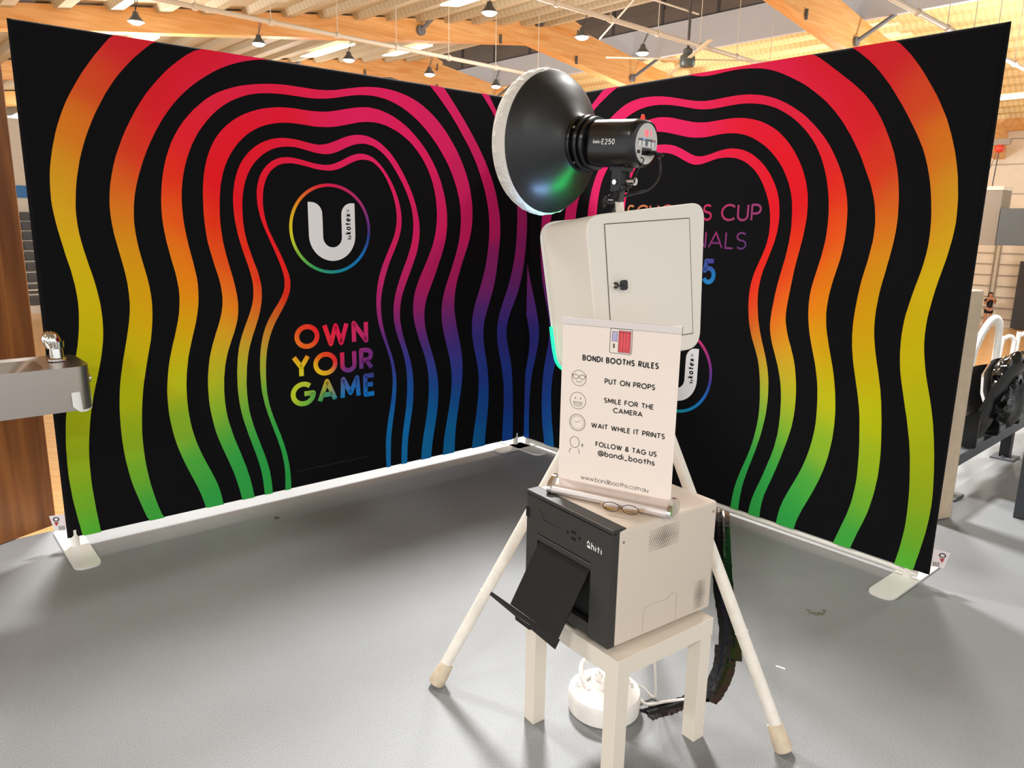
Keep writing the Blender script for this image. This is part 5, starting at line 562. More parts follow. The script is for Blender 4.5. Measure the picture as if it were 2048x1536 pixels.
# ---------------------------------------------------------------- tripod stand of the booth
m_tube = mat('white_tube_worn', '#E6DFD4', .4, noise=.06, nscale=30); m_foot = mat('rubber_tip_beige', '#CDBBA2', .7, noise=.08, nscale=40)
AP = Vector((.385, 2.40, 1.19))
t = thing('tripod_stand', 'white three-legged tube stand holding up the photo booth', 'stand', (AP.x, AP.y, 0))
iv = Matrix.Translation((-AP.x, -AP.y, 0))
for F_ in ((-.238, 2.228), (.83, 1.929), (.555, 3.0)):
    f = Vector((*F_, .012)); a = f.lerp(AP, .93); d = (a-f).normalized()
    bm = B(); cyl(bm, f+d*.03, a, .0195, .0175, 20, 0); cyl(bm, f+d*.35, f+d*.352, .0205, .0205, 20); lg = finish('leg', bm, m_tube, t, True, iv)
    bm = B(); lathe(bm, [(.024, 0), (.0275, .006), (.026, .04), (.0225, .078), (.0215, .08)], zframe(f-Vector((0, 0, .006)), d), 20); finish('rubber_foot', bm, m_foot, lg, True, iv)
bm = B(); cyl(bm, (AP.x, AP.y, 1.02), (AP.x, AP.y, 1.118), .045, .05, 24); finish('hub', bm, m_tube, t, True, iv)
bm = B(); cyl(bm, (AP.x, AP.y, .80), (AP.x, AP.y, 1.02), .017); finish('centre_tube', bm, m_tube, t, True, iv)
# ---------------------------------------------------------------- photo booth head
m_bw = mat('booth_white', '#E8E1D6', .42); m_bs = mat('booth_side_white', '#D6C9BC', .42)
O1, EX, E1 = Vector((.395, 2.289, 1.576)), Vector((.881, .468, .073)).normalized(), Vector((-.090, .013, .996)).normalized()
O2, E2 = Vector((.270, 2.530, 1.541)), Vector((-.157, .142, .977)).normalized()
f1 = rpoly([(-.221, -.009), (-.199, -.440), (.195, -.451), (.229, .011)], .058, 10); f2 = rpoly([(-.209, 0), (-.216, -.472), (.19, -.48), (.236, .012)], .058, 10)
t = thing('photo_booth', 'white tapered photo booth head with a locked square door on the tripod', 'photo booth', (AP.x, AP.y, 1.118)); ib = Matrix.Translation((-AP.x, -AP.y, -1.118))
W1 = lambda x, z, d=0: O1+EX*x+E1*z+NB*d
NB = EX.cross(E1).normalized(); NB = -NB if NB.y > 0 else NB     # towards the viewer side
NF = EX.cross(E2).normalized(); NF = -NF if NF.y > 0 else NF
bm = B(); rings = []
def ins(P, k):
    c = Vector((sum(p[0] for p in P)/len(P), sum(p[1] for p in P)/len(P))); return [tuple(c+(Vector(p)-c)*k) for p in P]
sets = [([O1+EX*x+E1*z for x, z in ins(f1, .988)], 0), ([O1+EX*x+E1*z-NB*.003 for x, z in f1], 0)] + [([(O1+EX*a[0]+E1*a[1]).lerp(O2+EX*c[0]+E2*c[1], k)-NB*.003*(1-k) for a, c in zip(f1, f2)], 0) for k in (.33, .66)] + [([O2+EX*x+E2*z for x, z in f2], 0)]
for P, _ in sets: rings.append([bm.verts.new(p) for p in P])
for a, c in zip(rings, rings[1:]):
    for k in range(len(a)): bm.faces.new((a[k], a[(k+1) % len(a)], c[(k+1) % len(a)], c[k]))
for r_, P in ((rings[0], f1), (rings[-1], f2)):
    for tr in tessellate_polygon([[Vector((x, z, 0)) for x, z in P]]): bm.faces.new([r_[i] for i in tr])
finish('housing', bm, m_bw, t, True, ib)
bm = B(); pl = rpoly([(-.214, .005), (-.221, -.478), (.195, -.486), (.241, .017)], .060, 10)
prism(bm, pl, .012, frame(O2-NF*.001, EX, E2, EX.cross(E2)) if EX.cross(E2).y > 0 else frame(O2-NF*.001-NF*.012, EX, E2, EX.cross(E2))); finish('front_plate', bm, mat('milky_acrylic', '#E8E6E0', .25), t, False, ib)
m_led = mat('green_led', '#10E090', .4, emit='#00E880', es=1.0); m_ledb = mat('blue_led', '#A0C8FF', .4, emit='#9CC4FF', es=30); m_ledg2 = mat('green_led_bright', '#10E090', .4, emit='#00FF70', es=26)
bm = B()
def edge(x, z, off): return O2+EX*x+E2*z-NF*off
P_ = [p for p in pl]; n0 = min(range(len(pl)), key=lambda k: (pl[k][0]+.221)**2+(pl[k][1]+.20)**2)
path = [Vector((-.2205, -.33)), Vector((-.2215, -.40))] + [Vector(p) for p in rpoly([(-.214, .005), (-.221, -.478), (.195, -.486), (.241, .017)], .060, 10)[11:22]] + [Vector((-.06, -.4805))]
tube(bm, [edge(p.x-.0015, p.y, .007) for p in path], .006, 8, 2); finish('led_strip', bm, m_led, t, True, ib)
bm = B(); tube(bm, [edge(x, z, .017) for x, z in ((-.17, -.03), (-.12, -.022), (-.07, -.021))], .012, 8, 4, mi=0); tube(bm, [edge(x, z, .017) for x, z in ((-.03, -.020), (.03, -.018), (.09, -.016))], .012, 8, 4, mi=1)
finish('front_lights', bm, [m_ledb, m_ledg2], t, True, ib)
# door with a shadow gap
bm = B(); dq = [(-.156, -.036), (-.150, -.400), (.166, -.398), (.163, -.036)]
for a, c in zip(dq, dq[1:]+dq[:1]):
    put(bm, ribbon([a, c], .0028), lambda x, z: W1(x, z, .0006), 0)
finish('door_gap', bm, mat('gap_shadow', '#6A6258', .9), t, False, ib)
bm = B(); ii = [(x*.988+.0002, (z+.218)*.988-.218) for x, z in dq]; prism(bm, ii, .0016, frame(O1, EX, E1, EX.cross(E1)) if EX.cross(E1).dot(NB) > 0 else frame(O1+NB*.0016, EX, E1, EX.cross(E1))); dr = finish('door', bm, m_bw, t, False, ib)
bm = B(); lc_ = W1(-.128, -.217, .0); lathe(bm, [(.011, 0), (.011, .004), (.009, .006)], zframe(lc_, NB), 24); lathe(bm, [(.005, .005), (.0045, .014)], zframe(lc_, NB), 12); finish('lock', bm, m_chrome, dr, True, ib)
bm = B(); box(bm, (-.0012, -.011, .012), (.0012, .011, .036), frame(lc_, EX*.2+NB*.1+E1, EX, NB), bev=.001); prism(bm, rrect(.004, -.015, .030, .015, .008), .004, frame(lc_+NB*.020, EX, E1, EX.cross(E1)))
finish('key', bm, m_black, dr, False, ib)
# ---------------------------------------------------------------- studio strobe on its post
SO = Vector((.335, 2.42, 1.775)); SD = Vector((-.72, .69, .06)).normalized(); SZ = zframe(SO, SD)
t = thing('studio_strobe', 'black studio flash with a wide dish and white cloth cover above the booth', 'flash light', (.335, 2.45, 1.60)); isb = Matrix.Translation((-.335, -2.45, -1.60))
m_dish = mat('dish_black', '#161618', .42, spec=.6); 
bm = B(); lathe(bm, [(.074, .155), (.080, .170), (.100, .190), (.138, .212), (.182, .241), (.217, .272), (.226, .288), (.2295, .292), (.2295, .302), (.222, .302), (.212, .280), (.178, .250), (.13, .222), (.09, .20), (.05, .19)], SZ, 96, cap0=False); finish('dish', bm, m_dish, t, True, isb)
bm = B(); rnd = [random.random() for _ in range(96)]
lathe(bm, [(.2265, .2935), (.2315, .297), (.2350, .303), (.237, .31), (.2385, .318), (.238, .327), (.237, .336), (.234, .345), (.228, .355), (.20, .37), (.14, .382), (.001, .387)], SZ, 96, cap0=False, cap1=False, wob=lambda k, z: (.012*(rnd[k]-.5)+.006*math.sin(k*2.1+z*60)) if .2975 < z < .35 else 0)
finish('cloth_cover', bm, mat('white_cloth', '#E4DDD4', .85, bump=1.0, bscale=60), t, False, isb)
bm = B(); lathe(bm, [(.070, .10), (.082, .102), (.084, .112), (.079, .114), (.079, .122), (.087, .124), (.089, .133), (.082, .136), (.078, .150), (.088, .152), (.090, .158), (.088, .166), (.07, .168)], SZ, 64, cap0=False, cap1=False); mr = finish('mount_ring', bm, m_gloss, t, True, isb)
for k in range(5):
    a = k*1.25+.5; p = SZ @ Vector((.088*math.cos(a), .088*math.sin(a), .141)); bm = B(); lathe(bm, [(.0045, 0), (.004, .003)], zframe(p, SZ.to_3x3() @ Vector((math.cos(a), math.sin(a), 0))), 12); finish('screw', bm, m_chrome, mr, True, isb)
# body: soft-cornered barrel with flat-ish flanks and cooling ribs on top
bm = B(); n = 64
def sec(z, k=1.0):
    out = []
    for i in range(n):
        a = 2*math.pi*i/n; c, s = math.cos(a), math.sin(a); e = 2.7
        r = .072*k/((abs(c)**e+abs(s)**e)**(1/e)); rib = -.0014 if (s > .82 and (i % 2)) and -.03 < z < .075 else 0
        out.append(SZ @ Vector(((r+rib)*c*.94, (r+rib)*s, z)))
    return out
zs = [(-.083, .86), (-.080, .93), (-.072, .98), (-.060, 1), (-.03, 1), (-.0299, 1), (.0749, 1), (.075, 1), (.095, 1), (.101, .97)]
rg = [[bm.verts.new(p) for p in sec(z, k)] for z, k in zs]
for a, c in zip(rg, rg[1:]):
    for k in range(n): bm.faces.new((a[k], a[(k+1) % n], c[(k+1) % n], c[k]))
bm.faces.new(rg[0]); bm.faces.new(rg[-1])
# maker's lettering on the viewer's flank
side = Vector((-SD.y, SD.x, 0)).normalized(); side = -side if side.y > 0 else side; upv = SD.cross(side); upv = -upv if upv.z < 0 else upv
fw = lambda a, b_: SO - SD*a + side*.0690 + upv*b_
put(bm, text_quads('E250', .017, .17, .15, .050), lambda a, b_: fw(-.034+a, -.008+b_), 1)
put(bm, text_quads('Godox', .011, .2, .12, .030), lambda a, b_: fw(-.068+a, -.005+b_), 1)
bd = finish('body', bm, [m_gloss, MATS['logo_white']], t, True, isb)
# control face
bm = B(); cz = -.0835; face = [(.060*math.cos(a)*(.95), .060*math.sin(a)) for a in [2*math.pi*k/40 for k in range(40)]]
FM = SZ @ Matrix.Translation((0, 0, cz)) @ Matrix.Rotation(math.pi, 4, 'Y')
prism(bm, face, .0015, FM); pc = lambda a, b_: FM @ Vector((a, b_, .0020)); pd = lambda a, b_: FM @ Vector((a, b_, .0023))
put(bm, [(Vector((-.045, -.006)), Vector((.045, -.006)), Vector((.045, .014)), Vector((-.045, .014)))], pc, 1)
for x in (-.036, -.016, .014, .034): put(bm, [(Vector((x-.008, -.008)), Vector((x+.008, -.008)), Vector((x+.008, .007)), Vector((x-.008, .007)))], pd, 2)
put(bm, [(Vector((-.022, -.034)), Vector((.030, -.034)), Vector((.030, -.012)), Vector((-.022, -.012)))], pc, 3)
put(bm, [(Vector((-.046, -.030)), Vector((-.030, -.030)), Vector((-.030, -.020)), Vector((-.046, -.020)))], pc, 3)
put(bm, text_quads('18', .020, .16, .2), lambda a, b_: pc(-.018+a, .020+b_), 4); put(bm, text_quads('1', .020, .16, .2), lambda a, b_: pc(.014+a, .020+b_), 4)
for x, mi in ((-.016, 5), (.034, 4)): put(bm, [(Vector((x-.002, .010)), Vector((x+.002, .010)), Vector((x+.002, .0135)), Vector((x-.002, .0135)))], pd, mi)
finish('control_face', bm, [mat('panel_silver', '#C9C6C0', .4), mat('panel_grey', '#5A5E66', .5), mat('key_pale', '#E0E0DC', .5), m_black, mat('red_digits', '#E02030', .5, emit='#FF3040', es=1.5), mat('blue_dot', '#2040FF', .5, emit='#4070FF', es=5)], t, False, isb)
bm = B(); p = SZ @ Vector((0, 0, -.062)); bz = p+upv*.071; lathe(bm, [(.0065, 0), (.0065, .008), (.004, .013), (.001, .0145)], zframe(bz, upv), 16); finish('slave_sensor', bm, mat('red_dome', '#E03028', .2, emit='#FF2818', es=.5), t, True, isb)
# bracket, knobs and post
bq = SO - upv*.072
bm = B(); box(bm, (-.030, -.024, -.012), (.030, .024, .006), frame(bq, SD, side, upv), bev=.003)
for s_ in (-1, 1): box(bm, (-.019, s_*.022-.003, -.075), (.019, s_*.022+.003, .0), frame(bq, SD, side, upv), bev=.002)
bb = bq-upv*.085; box(bm, (-.014, -.014, -.020), (.014, .014, .034), frame(bb, SD, side, upv), bev=.004); finish('bracket', bm, m_black, t, False, isb)
bm = B(); cyl(bm, bq-upv*.045+side*.024, bq-upv*.045+side*.032, .008); finish('bolt', bm, m_chrome, t, True, isb)
bm = B(); cyl(bm, bq-upv*.040-SD*.028, bq-upv*.040-SD*.058, .010, .012, 20); finish('tilt_knob', bm, m_steel, t, True, isb)
bm = B(); cyl(bm, bb+SD*.018-upv*.02, bb+SD*.055-upv*.022, .006); tube(bm, [bb+SD*.055-upv*(.022)+upv*.016*math.sin(a)+side*.006*math.cos(a) for a in [k*math.pi/4 for k in range(8)]], .003, 6, 3, closed=True); finish('clamp_knob', bm, m_black, t, True, isb)
bm = B(); cyl(bm, (.341, 2.452, 1.545), bb, .0135, n=20); finish('post', bm, m_tube, t, True, isb)
pf = FM @ Vector((.012, -.026, .0))
out_ = -SD
bm = B(); cyl(bm, pf+out_*.002, pf+out_*.030, .0075); tube(bm, [pf+out_*.028, pf+out_*.055-ZZ*.006, Vector((.445, 2.40, 1.735)), Vector((.452, 2.42, 1.68)), Vector((.425, 2.45, 1.640)), Vector((.375, 2.48, 1.625)), Vector((.33, 2.50, 1.600)), Vector((.32, 2.54, 1.50))], .0048, 8, 8); finish('power_cable', bm, m_gloss, t, True, isb)
bm = B(); p2 = FM @ Vector((-.022, -.040, 0)); path = cr([p2, p2+out_*.012-ZZ*.01, Vector((.375, 2.37, 1.69)), Vector((.368, 2.38, 1.655))], 6)
tube(bm, path, .0018, 6, 1); q0, q1 = Vector((.362, 2.385, 1.652)), Vector((.275, 2.415, 1.600)); ax = (q1-q0); fr = zframe(q0, ax)
tube(bm, [path[-1]]+[fr @ Vector((.006*math.cos(a), .006*math.sin(a), ax.length*a/(2*math.pi*16))) for a in [k*math.pi/4 for k in range(129)]], .0016, 6, 1)
finish('sync_cable', bm, m_black, t, True, isb)
# ---------------------------------------------------------------- cable reel under the table
t = thing('cable_reel', 'round white extension cable reel on the floor under the small table', 'cable reel', (.316, 2.128, 0)); m_rw = mat('reel_white', '#E8E2DC', .4)
bm = B(); lathe(bm, [(.108, 0), (.114, .004), (.116, .044), (.1145, .052), (.1165, .054), (.113, .066), (.098, .078), (.07, .086), (.03, .088)], n=64)
ft = lambda a, b_: Vector((a, b_, .0795))
for k in range(4):
    for cx in (-.088, .082): put(bm, ribbon([(cx-.010+.001*k, -.016+.007*k), (cx+.010+.001*k, -.014+.007*k)], .0028), lambda a, b_: Vector((a, b_, .0825)), 1)
finish('drum', bm, [m_rw, mat('mark_grey', '#8C8682', .6)], t, True)
bm = B(); tube(bm, [(-.055, -.035, .085), (-.075, .0, .11), (-.068, .045, .13), (-.03, .075, .133), (.03, .075, .13), (.055, .04, .11), (.05, -.03, .086)], .0085, 10, 8); finish('handle', bm, m_rw, t, True)
bm = B(); lathe(bm, [(.045, .086), (.045, .098), (.040, .102)], n=40); finish('socket_block', bm, m_rw, t, True)
for a in (.8, 2.6, 4.4):
    bm = B(); c_ = Vector((.024*math.cos(a), .024*math.sin(a)-.02, .10)); box(bm, (-.012, -.010, 0), (.012, .010, .030), Matrix.Translation(c_) @ Matrix.Rotation(a, 4, 'Z'), bev=.004); tube(bm, [c_+Vector((0, 0, .028)), c_+Vector((.0, -.012, .045)), c_+Vector((-.02*math.cos(a), -.035, .03)), c_+Vector((-.03*math.cos(a), -.055, -.012))], .004, 8, 6); finish('plug', bm, m_rw, t, True)
bm = B(); tube(bm, [(.112, .01, .03), (.14, .0, .012), (.20, .02, .008), (.27, .035, .008)], .005, 8, 6); finish('cable', bm, m_rw, t, True)
bm = B(); tube(bm, [(.42, 2.18, .055), (.455, 2.185, .030), (.49, 2.175, .010), (.487, 2.195, .12), (.478, 2.21, .22), (.475, 2.22, .343)], .0045, 8, 8); tag(finish('power_lead', bm, m_rw, None, True), 'white power lead rising from the floor reel to the underside of the table', 'cable')
# ---------------------------------------------------------------- black tape over the floor cable
m_tape = mat('black_cloth_tape', '#0B0B0C', .22, bump=.35, bscale=18, spec=.6)
def tape(path, w, label, amp=.0015):
    bm = B(); Q = [Vector((*p, 0)) for p in path]; Q = cr(Q, 14); L_ = []; R_ = []; T_ = []
    for i, p in enumerate(Q):
        a = Q[max(i-1, 0)]; c = Q[min(i+1, len(Q)-1)]; d = (c-a).normalized(); s = Vector((-d.y, d.x, 0)); j = amp*(random.random()-.5)*2
        e = .012*(random.random()-.5) if i in (0, len(Q)-1) else 0
        row = []
        for k, hgt in ((-1, .0008), (-.45, .0018), (-.18, .008), (.12, .0085), (.4, .0022), (1, .0008)):
            jj = d*(random.random()-.5)*.02 if i in (0, len(Q)-1) else Vector()
            row.append(bm.verts.new(p+s*(w/2*k+j*(abs(k) == 1))+ZZ*hgt+jj))
        T_.append(row)
    for a, c in zip(T_, T_[1:]):
        for k in range(5): bm.faces.new((a[k], a[k+1], c[k+1], c[k]))
    for v in list(bm.verts): pass
    g = bmesh.ops.extrude_face_region(bm, geom=bm.faces[:]); 
    for v in [x for x in g['geom'] if isinstance(x, bmesh.types.BMVert)]: v.co.z = .0001
    return tag(finish('floor_tape', bm, m_tape, None, False), label, 'tape', 'black tape strips over the floor cable')
tape([(1.235, 4.15), (1.165, 3.85), (1.02, 3.3), (.93, 2.95), (.865, 2.62), (.80, 2.40)], .085, 'long black tape strip running from the right backdrop towards the table')
tape([(.815, 2.50), (.765, 2.35), (.70, 2.23), (.655, 2.17)], .075, 'short wrinkled black tape strip bending behind the right table leg')
tape([(.70, 2.215), (.60, 2.165), (.52, 2.125), (.445, 2.095)], .06, 'black tape strip ending beside the white cable reel', .006)
# ---------------------------------------------------------------- floor bits
bm = B()
for k in range(9):
    a = random.random()*6.28; p = Vector((1.262+random.uniform(-.035, .035), 2.745+random.uniform(-.02, .02), .001)); l = random.uniform(.012, .03)
    tube(bm, [p, p+Vector((math.cos(a)*l*.5, math.sin(a)*l*.5, .004)), p+Vector((math.cos(a+.5)*l, math.sin(a+.5)*l, .001))], .0014, 5, 3)
tag(finish('leaf_scrap', bm, mat('dry_olive', '#5A6038', .8)), 'tiny scrap of dry olive greenery on the floor at the right', 'scrap', kind='stuff')
bm = B(); box(bm, (-.016, -.004, 0), (.016, .004, .002), Matrix.Translation((.972, 2.365, 0)) @ Matrix.Rotation(-.6, 4, 'Z')); tag(finish('paper_scrap', bm, m_label), 'tiny white paper scrap on the floor beside the right tripod leg', 'scrap')
bm = B(); lathe(bm, [(.012, 0), (.014, .003), (.009, .006)], Matrix.Translation((-1.215, 3.63, 0)), 10); tag(finish('floor_stud', bm, mat('dull_dark_metal', '#4C4A46', .6)), 'small dark stud on the floor before the left backdrop', 'stud')
# ---------------------------------------------------------------- drinking fountain
FF = HF(.0, 3.26, 0); t = thing('drinking_fountain', 'stainless steel drinking fountain trough beside the timber column', 'drinking fountain', M=FF)
bm = B(); ol = rpoly([(-.75, 0), (.72, 0), (.72, .34), (-.75, .34)], .075, 8); il = rpoly([(-.70, .045), (.57, .045), (.57, .30), (-.70, .30)], .06, 8)
zb, zt = .77, .945; a = [bm.verts.new((x, y, zb)) for x, y in ol]; c = [bm.verts.new((x, y, zt)) for x, y in ol]; d_ = [bm.verts.new((x, y, zt-.006)) for x, y in il]
i2 = [bm.verts.new((x*.9-.02, (y-.17)*.8+.17, zt-.075)) for x, y in il]; n = len(ol)
for k in range(n):
    k2 = (k+1) % n; bm.faces.new((a[k], a[k2], c[k2], c[k])); bm.faces.new((c[k], c[k2], d_[k2], d_[k])); bm.faces.new((d_[k], d_[k2], i2[k2], i2[k]))
bm.faces.new(a[::-1]); bm.faces.new(i2)
finish('trough', bm, m_steel, t, True)
bm = B(); lathe(bm, [(.034, 0), (.034, .008), (.026, .012), (.024, .05), (.030, .054), (.031, .08)], Matrix.Translation((.640, .20, zt)), 28); lathe(bm, [(.030, 0), (.033, .02), (.030, .045), (.016, .062), (.002, .066)], frame((.635, .20, zt+.06), (1, 0, .35), (0, 1, 0), (-.35, 0, 1)), 28); finish('spout', bm, m_chrome, t, True)
bm = B(); lathe(bm, [(.022, 0), (.022, .012), (.017, .014), (.017, .022)], frame((.718, .14, zt-.075), (0, 1, 0), (0, 0, 1), (1, 0, 0)), 24); finish('push_button', bm, m_chrome, t, True)
bm = B(); path = [(.635, -.0015), (.66, .0005), (.69, .018), (.712, .045), (.7215, .08), (.7215, .12)]; n = len(path)
dn = [.80, .775, .772, .778, .790, .80]; vs0 = [bm.verts.new((x, y, zt-.055-.012*0)) for x, y in path]; vs1 = [bm.verts.new((x+.001, y-.001, z-.012)) for (x, y), z in zip(path, dn)]
vs0 = [v for v in vs0]
for v in vs0: v.co.z = .845
for k in range(n-1): bm.faces.new((vs0[k], vs0[k+1], vs1[k+1], vs1[k]))
for v in list(bm.verts): v.co.x += .002; v.co.y -= .002
o = finish('paper_tag', bm, mat('white_paper', '#F0EEEC', .7), t); o['label'] = 'white paper tag stuck round the corner'
bm = B(); box(bm, (-.75, .30, .60), (-.35, .80, .90), bev=.01); finish('wall_bracket', bm, m_steel, t)
# ---------------------------------------------------------------- timber column, pale post, dark pillar
m_tim = wood_mat('stained_timber', '#6B3A14', '#9A5E2A', (14, 14, .8), .45)
d = Vector((-.414, -.91, 0)); nrm = Vector((-.91, .414, 0)); CF = frame((-2.285, 3.50, 0), d, nrm if ZZ.cross(d).dot(nrm) > 0 else -nrm, ZZ)
bm = B(); box(bm, (0, -.45, 0), (.42, 0, 8.2), bev=.006) if ZZ.cross(d).dot(nrm) < 0 else box(bm, (0, 0, 0), (.42, .45, 8.2), bev=.006)
o = finish('timber_column', bm, m_tim); o.matrix_world = CF; tag(o, 'brown stained timber column rising past the left edge of the left backdrop', 'column')
bm = B(); box(bm, (-.16, 0, 0), (0, .14, 1.235), bev=.012); o = finish('pale_post', bm, mat('pale_concrete', '#C9B49A', .8, noise=.08, nscale=18, bump=.3, bscale=30)); o.matrix_world = frame((2.404, 3.80, 0), (.93, .37, 0), (-.37, .93, 0), ZZ); tag(o, 'waist-high pale speckled post just right of the right backdrop', 'post')
bm = B(); box(bm, (0, 0, 0), (.5, .35, 1.3), bev=.004); o = finish('dark_pillar', bm, m_dkgrey); o.matrix_world = frame((2.754, 3.823, 0), (.81, -.585, 0), (.585, .81, 0), ZZ); tag(o, 'dark grey metal pillar at the right edge, in front of the black seats', 'pillar')
# ---------------------------------------------------------------- row of black tip-up seats
m_seat = mat('seat_black', '#101113', .22, spec=.6); m_beam = mat('seat_beam_grey', '#55585C', .5)
def seat_M(k): return HF(5.85+k, 1.32, 0)      # local x along the row, y towards the court
def sheetm(bm, prof, x0, x1, th=.012, curve=.05, n=8):
    rows = []
    for (y, z) in prof:
        rows.append([bm.verts.new((x0+(x1-x0)*i/n, y+curve*(1-(2*i/n-1)**2)*-1, z)) for i in range(n+1)])
    fs = []
    for a, c in zip(rows, rows[1:]):
        for i in range(n): fs.append(bm.faces.new((a[i], a[i+1], c[i+1], c[i])))
    r = bmesh.ops.solidify(bm, geom=fs, thickness=th)
def make_seat(M_, label):
    t = thing('stadium_chair', label, 'seat', M=M_, group='row of black tip-up seats at the right')
    bm = B(); sheetm(bm, [(.03, .28), (-.005, .36), (-.03, .46), (-.07, .58), (-.12, .70), (-.175, .79), (-.20, .80)], -.215, .215, .016, .05); finish('backrest', bm, m_seat, t, True)
    bm = B(); sheetm(bm, [(.06, .27), (.15, .33), (.19, .43), (.20, .56), (.17, .64)], -.20, .20, .022, -.035); finish('tipped_seat', bm, m_seat, t, True)
    for x in (-.219, .219):
        bm = B(); prism(bm, rpoly([(-.06, .258), (.12, .258), (.15, .34), (.05, .42), (-.06, .50)], .02), .012, frame((x-.006, 0, 0), (0, 1, 0), (0, 0, 1), (1, 0, 0))); finish('side_bracket', bm, m_seat, t)
    return t
st0 = make_seat(seat_M(-.72), 'black tip-up seat nearest to the pale post')
for k, lb in ((-.26, 'black tip-up seat second from the pale post'), (.20, 'black tip-up seat whose top is half wrapped by black plastic'), (.66, 'black tip-up seat farthest along the row, hardly seen behind plastic')):
    r = dup(st0, seat_M(k)); r['label'] = lb
t = thing('seat_beam', 'grey steel beam on footed legs carrying the black seats', 'beam', M=seat_M(0))
bm = B(); box(bm, (-1.6, -.03, .18), (1.6, .05, .25), bev=.004); finish('rail', bm, m_beam, t)
for x in (-1.15, 0, 1.15):
    bm = B(); box(bm, (x-.035, -.03, .012), (x+.035, .03, .18)); lg = finish('leg', bm, m_black, t)
    bm = B(); box(bm, (x-.085, -.07, 0), (x+.085, .07, .012), bev=.003)
    for a in (-.06, .06): cyl(bm, (x+a, .0, .012), (x+a, .0, .024), .009)
    finish('foot_plate', bm, m_beam, lg)
bm = B(); bmesh.ops.create_icosphere(bm, subdivisions=4, radius=1)
import mathutils.noise as mn
for v in bm.verts:
    p = v.co.copy(); k = 1+.20*mn.noise(p*2.2)+.12*abs(mn.noise(p*5))+.05*mn.noise(p*11); v.co = Vector((p.x*.20*k, p.y*.10*k, p.z*.20*k+(-.03 if p.z < 0 else 0)))
o = finish('black_plastic_wrap', bm, mat('bin_liner', '#08080A', .12, bump=.6, bscale=24, spec=.8), None, True); o.matrix_world = HF(5.28, 1.22, .60); tag(o, 'crumpled shiny black plastic wrapped over a seat at the right edge', 'plastic sheet')
# hand rails beyond
m_rail = mat('worn_white_rail', '#E9E6DF', .4, noise=.08, nscale=25)
def railing(P, r, label):
    bm = B(); tube(bm, P, r, 12, 8); return tag(finish('handrail', bm, m_rail, None, True), label, 'handrail')
railing([(4.06, 6.5, -.5), (4.08, 6.5, .35), (4.11, 6.5, .56), (4.17, 6.5, .72), (4.225, 6.5, .785), (4.265, 6.5, .765), (4.283, 6.5, .68), (4.29, 6.5, .3), (4.28, 6.5, -.5)], .030, 'thick white looped handrail standing beyond the nearest black seat')
railing([(5.30, 8, -.6), (5.32, 8, .30), (5.35, 8, .40), (5.41, 8, .42), (5.445, 8, .38), (5.45, 8, .3), (5.45, 8, -.6)], .022, 'small white looped handrail right of the thick one')
railing([(5.49, 8, -.6), (5.49, 8, .38), (5.51, 8, .43), (5.60, 8, .47), (5.9, 8, .5), (5.95, 8, -.6)], .022, 'white handrail at the right edge above the seats')
railing([H(9.0, 4.6, -.02), H(9.8, 4.45, .02), H(10.6, 4.35, .04)], .02, 'low white rail behind the thick looped handrail')
# seats of the lower stand (only their dark tops show over the front row)
def low_seat(M_, label, group, m_):
    bm = B(); box(bm, (-.20, -.03, 0), (.20, .03, .42), Matrix.Rotation(.2, 4, 'X'), bev=.02); box(bm, (-.20, .03, .02), (.20, .14, .36), Matrix.Rotation(-.1, 4, 'X'), bev=.02)
    o = finish('grandstand_chair', bm, m_); o.matrix_world = M_; return tag(o, label, 'seat', group)
m_ls = mat('stand_seat_black', '#16181A', .35)
base = low_seat(HF(12.3, 2.9, -.78), 'first chair from the left in the low black row beyond the thick white handrail', 'lower row of black chairs', m_ls)
for k in range(1, 12):
    o = base.copy(); C.objects.link(o); o.matrix_world = HF(12.3+k*.46, 2.9+.0*k, -.78); o['label'] = '%s chair from the left in the low black row beyond the thick white handrail' % ['second', 'third', 'fourth', 'fifth', 'sixth', 'seventh', 'eighth', 'ninth', 'tenth', 'eleventh', 'twelfth'][k-1]
tg = thing('stand_terrace', 'stepped concrete terrace below the lower row of black seats', 'terrace', M=HM)
bm = B(); box(bm, (9.3, 2.3, -2.8), (19, 3.6, -.80)); box(bm, (9.3, 3.6, -2.8), (19, 4.6, -1.3)); finish('steps', bm, mat('pale_terrace', '#BDB6AA', .8), tg)
# ---------------------------------------------------------------- far stand on the left
m_gs = mat('stand_seat_grey', '#56575A', .5); m_ter = mat('far_terrace', '#D8D2C8', .8)
RW = ['bottom row', 'second row up', 'third row up', 'fourth row up', 'middle row', 'fourth row from the top', 'third row from the top', 'second row from the top', 'top row']
CW = ['leftmost seen', 'second from the left', 'third from the left', 'nearest the backdrop']
first = None
for r_ in range(9):
    for c_ in range(4):
        M_ = HF(6.1+.12*r_+c_*.56, 39.2+.72*r_, -2.45+.46*r_) @ Matrix.Rotation(math.pi, 4, 'Z')
        lb = 'far-stand grey chair beside the timber column, %s, %s' % (RW[r_], CW[c_])
        if first is None: first = low_seat(M_, lb, 'grey chairs of the far stand', m_gs)
        else: o = first.copy(); C.objects.link(o); o.matrix_world = M_; o['label'] = lb
tg = thing('far_terrace', 'pale stepped terrace under the grey seats of the far stand', 'terrace', M=HM)
bm = B()
for r_ in range(9): box(bm, (2, 38.95+.72*r_, -2.8), (14, 39.67+.72*r_, -2.47+.46*r_))
finish('steps', bm, m_ter, tg)
bm = B(); cyl(bm, (5, 38.7, -1.75), (12, 38.7, -1.75), .03, n=8)
for k in range(5): cyl(bm, (5.5+1.4*k, 38.7, -2.8), (5.5+1.4*k, 38.7, -1.75), .03, n=8)
finish('barrier', bm, m_white, tg)
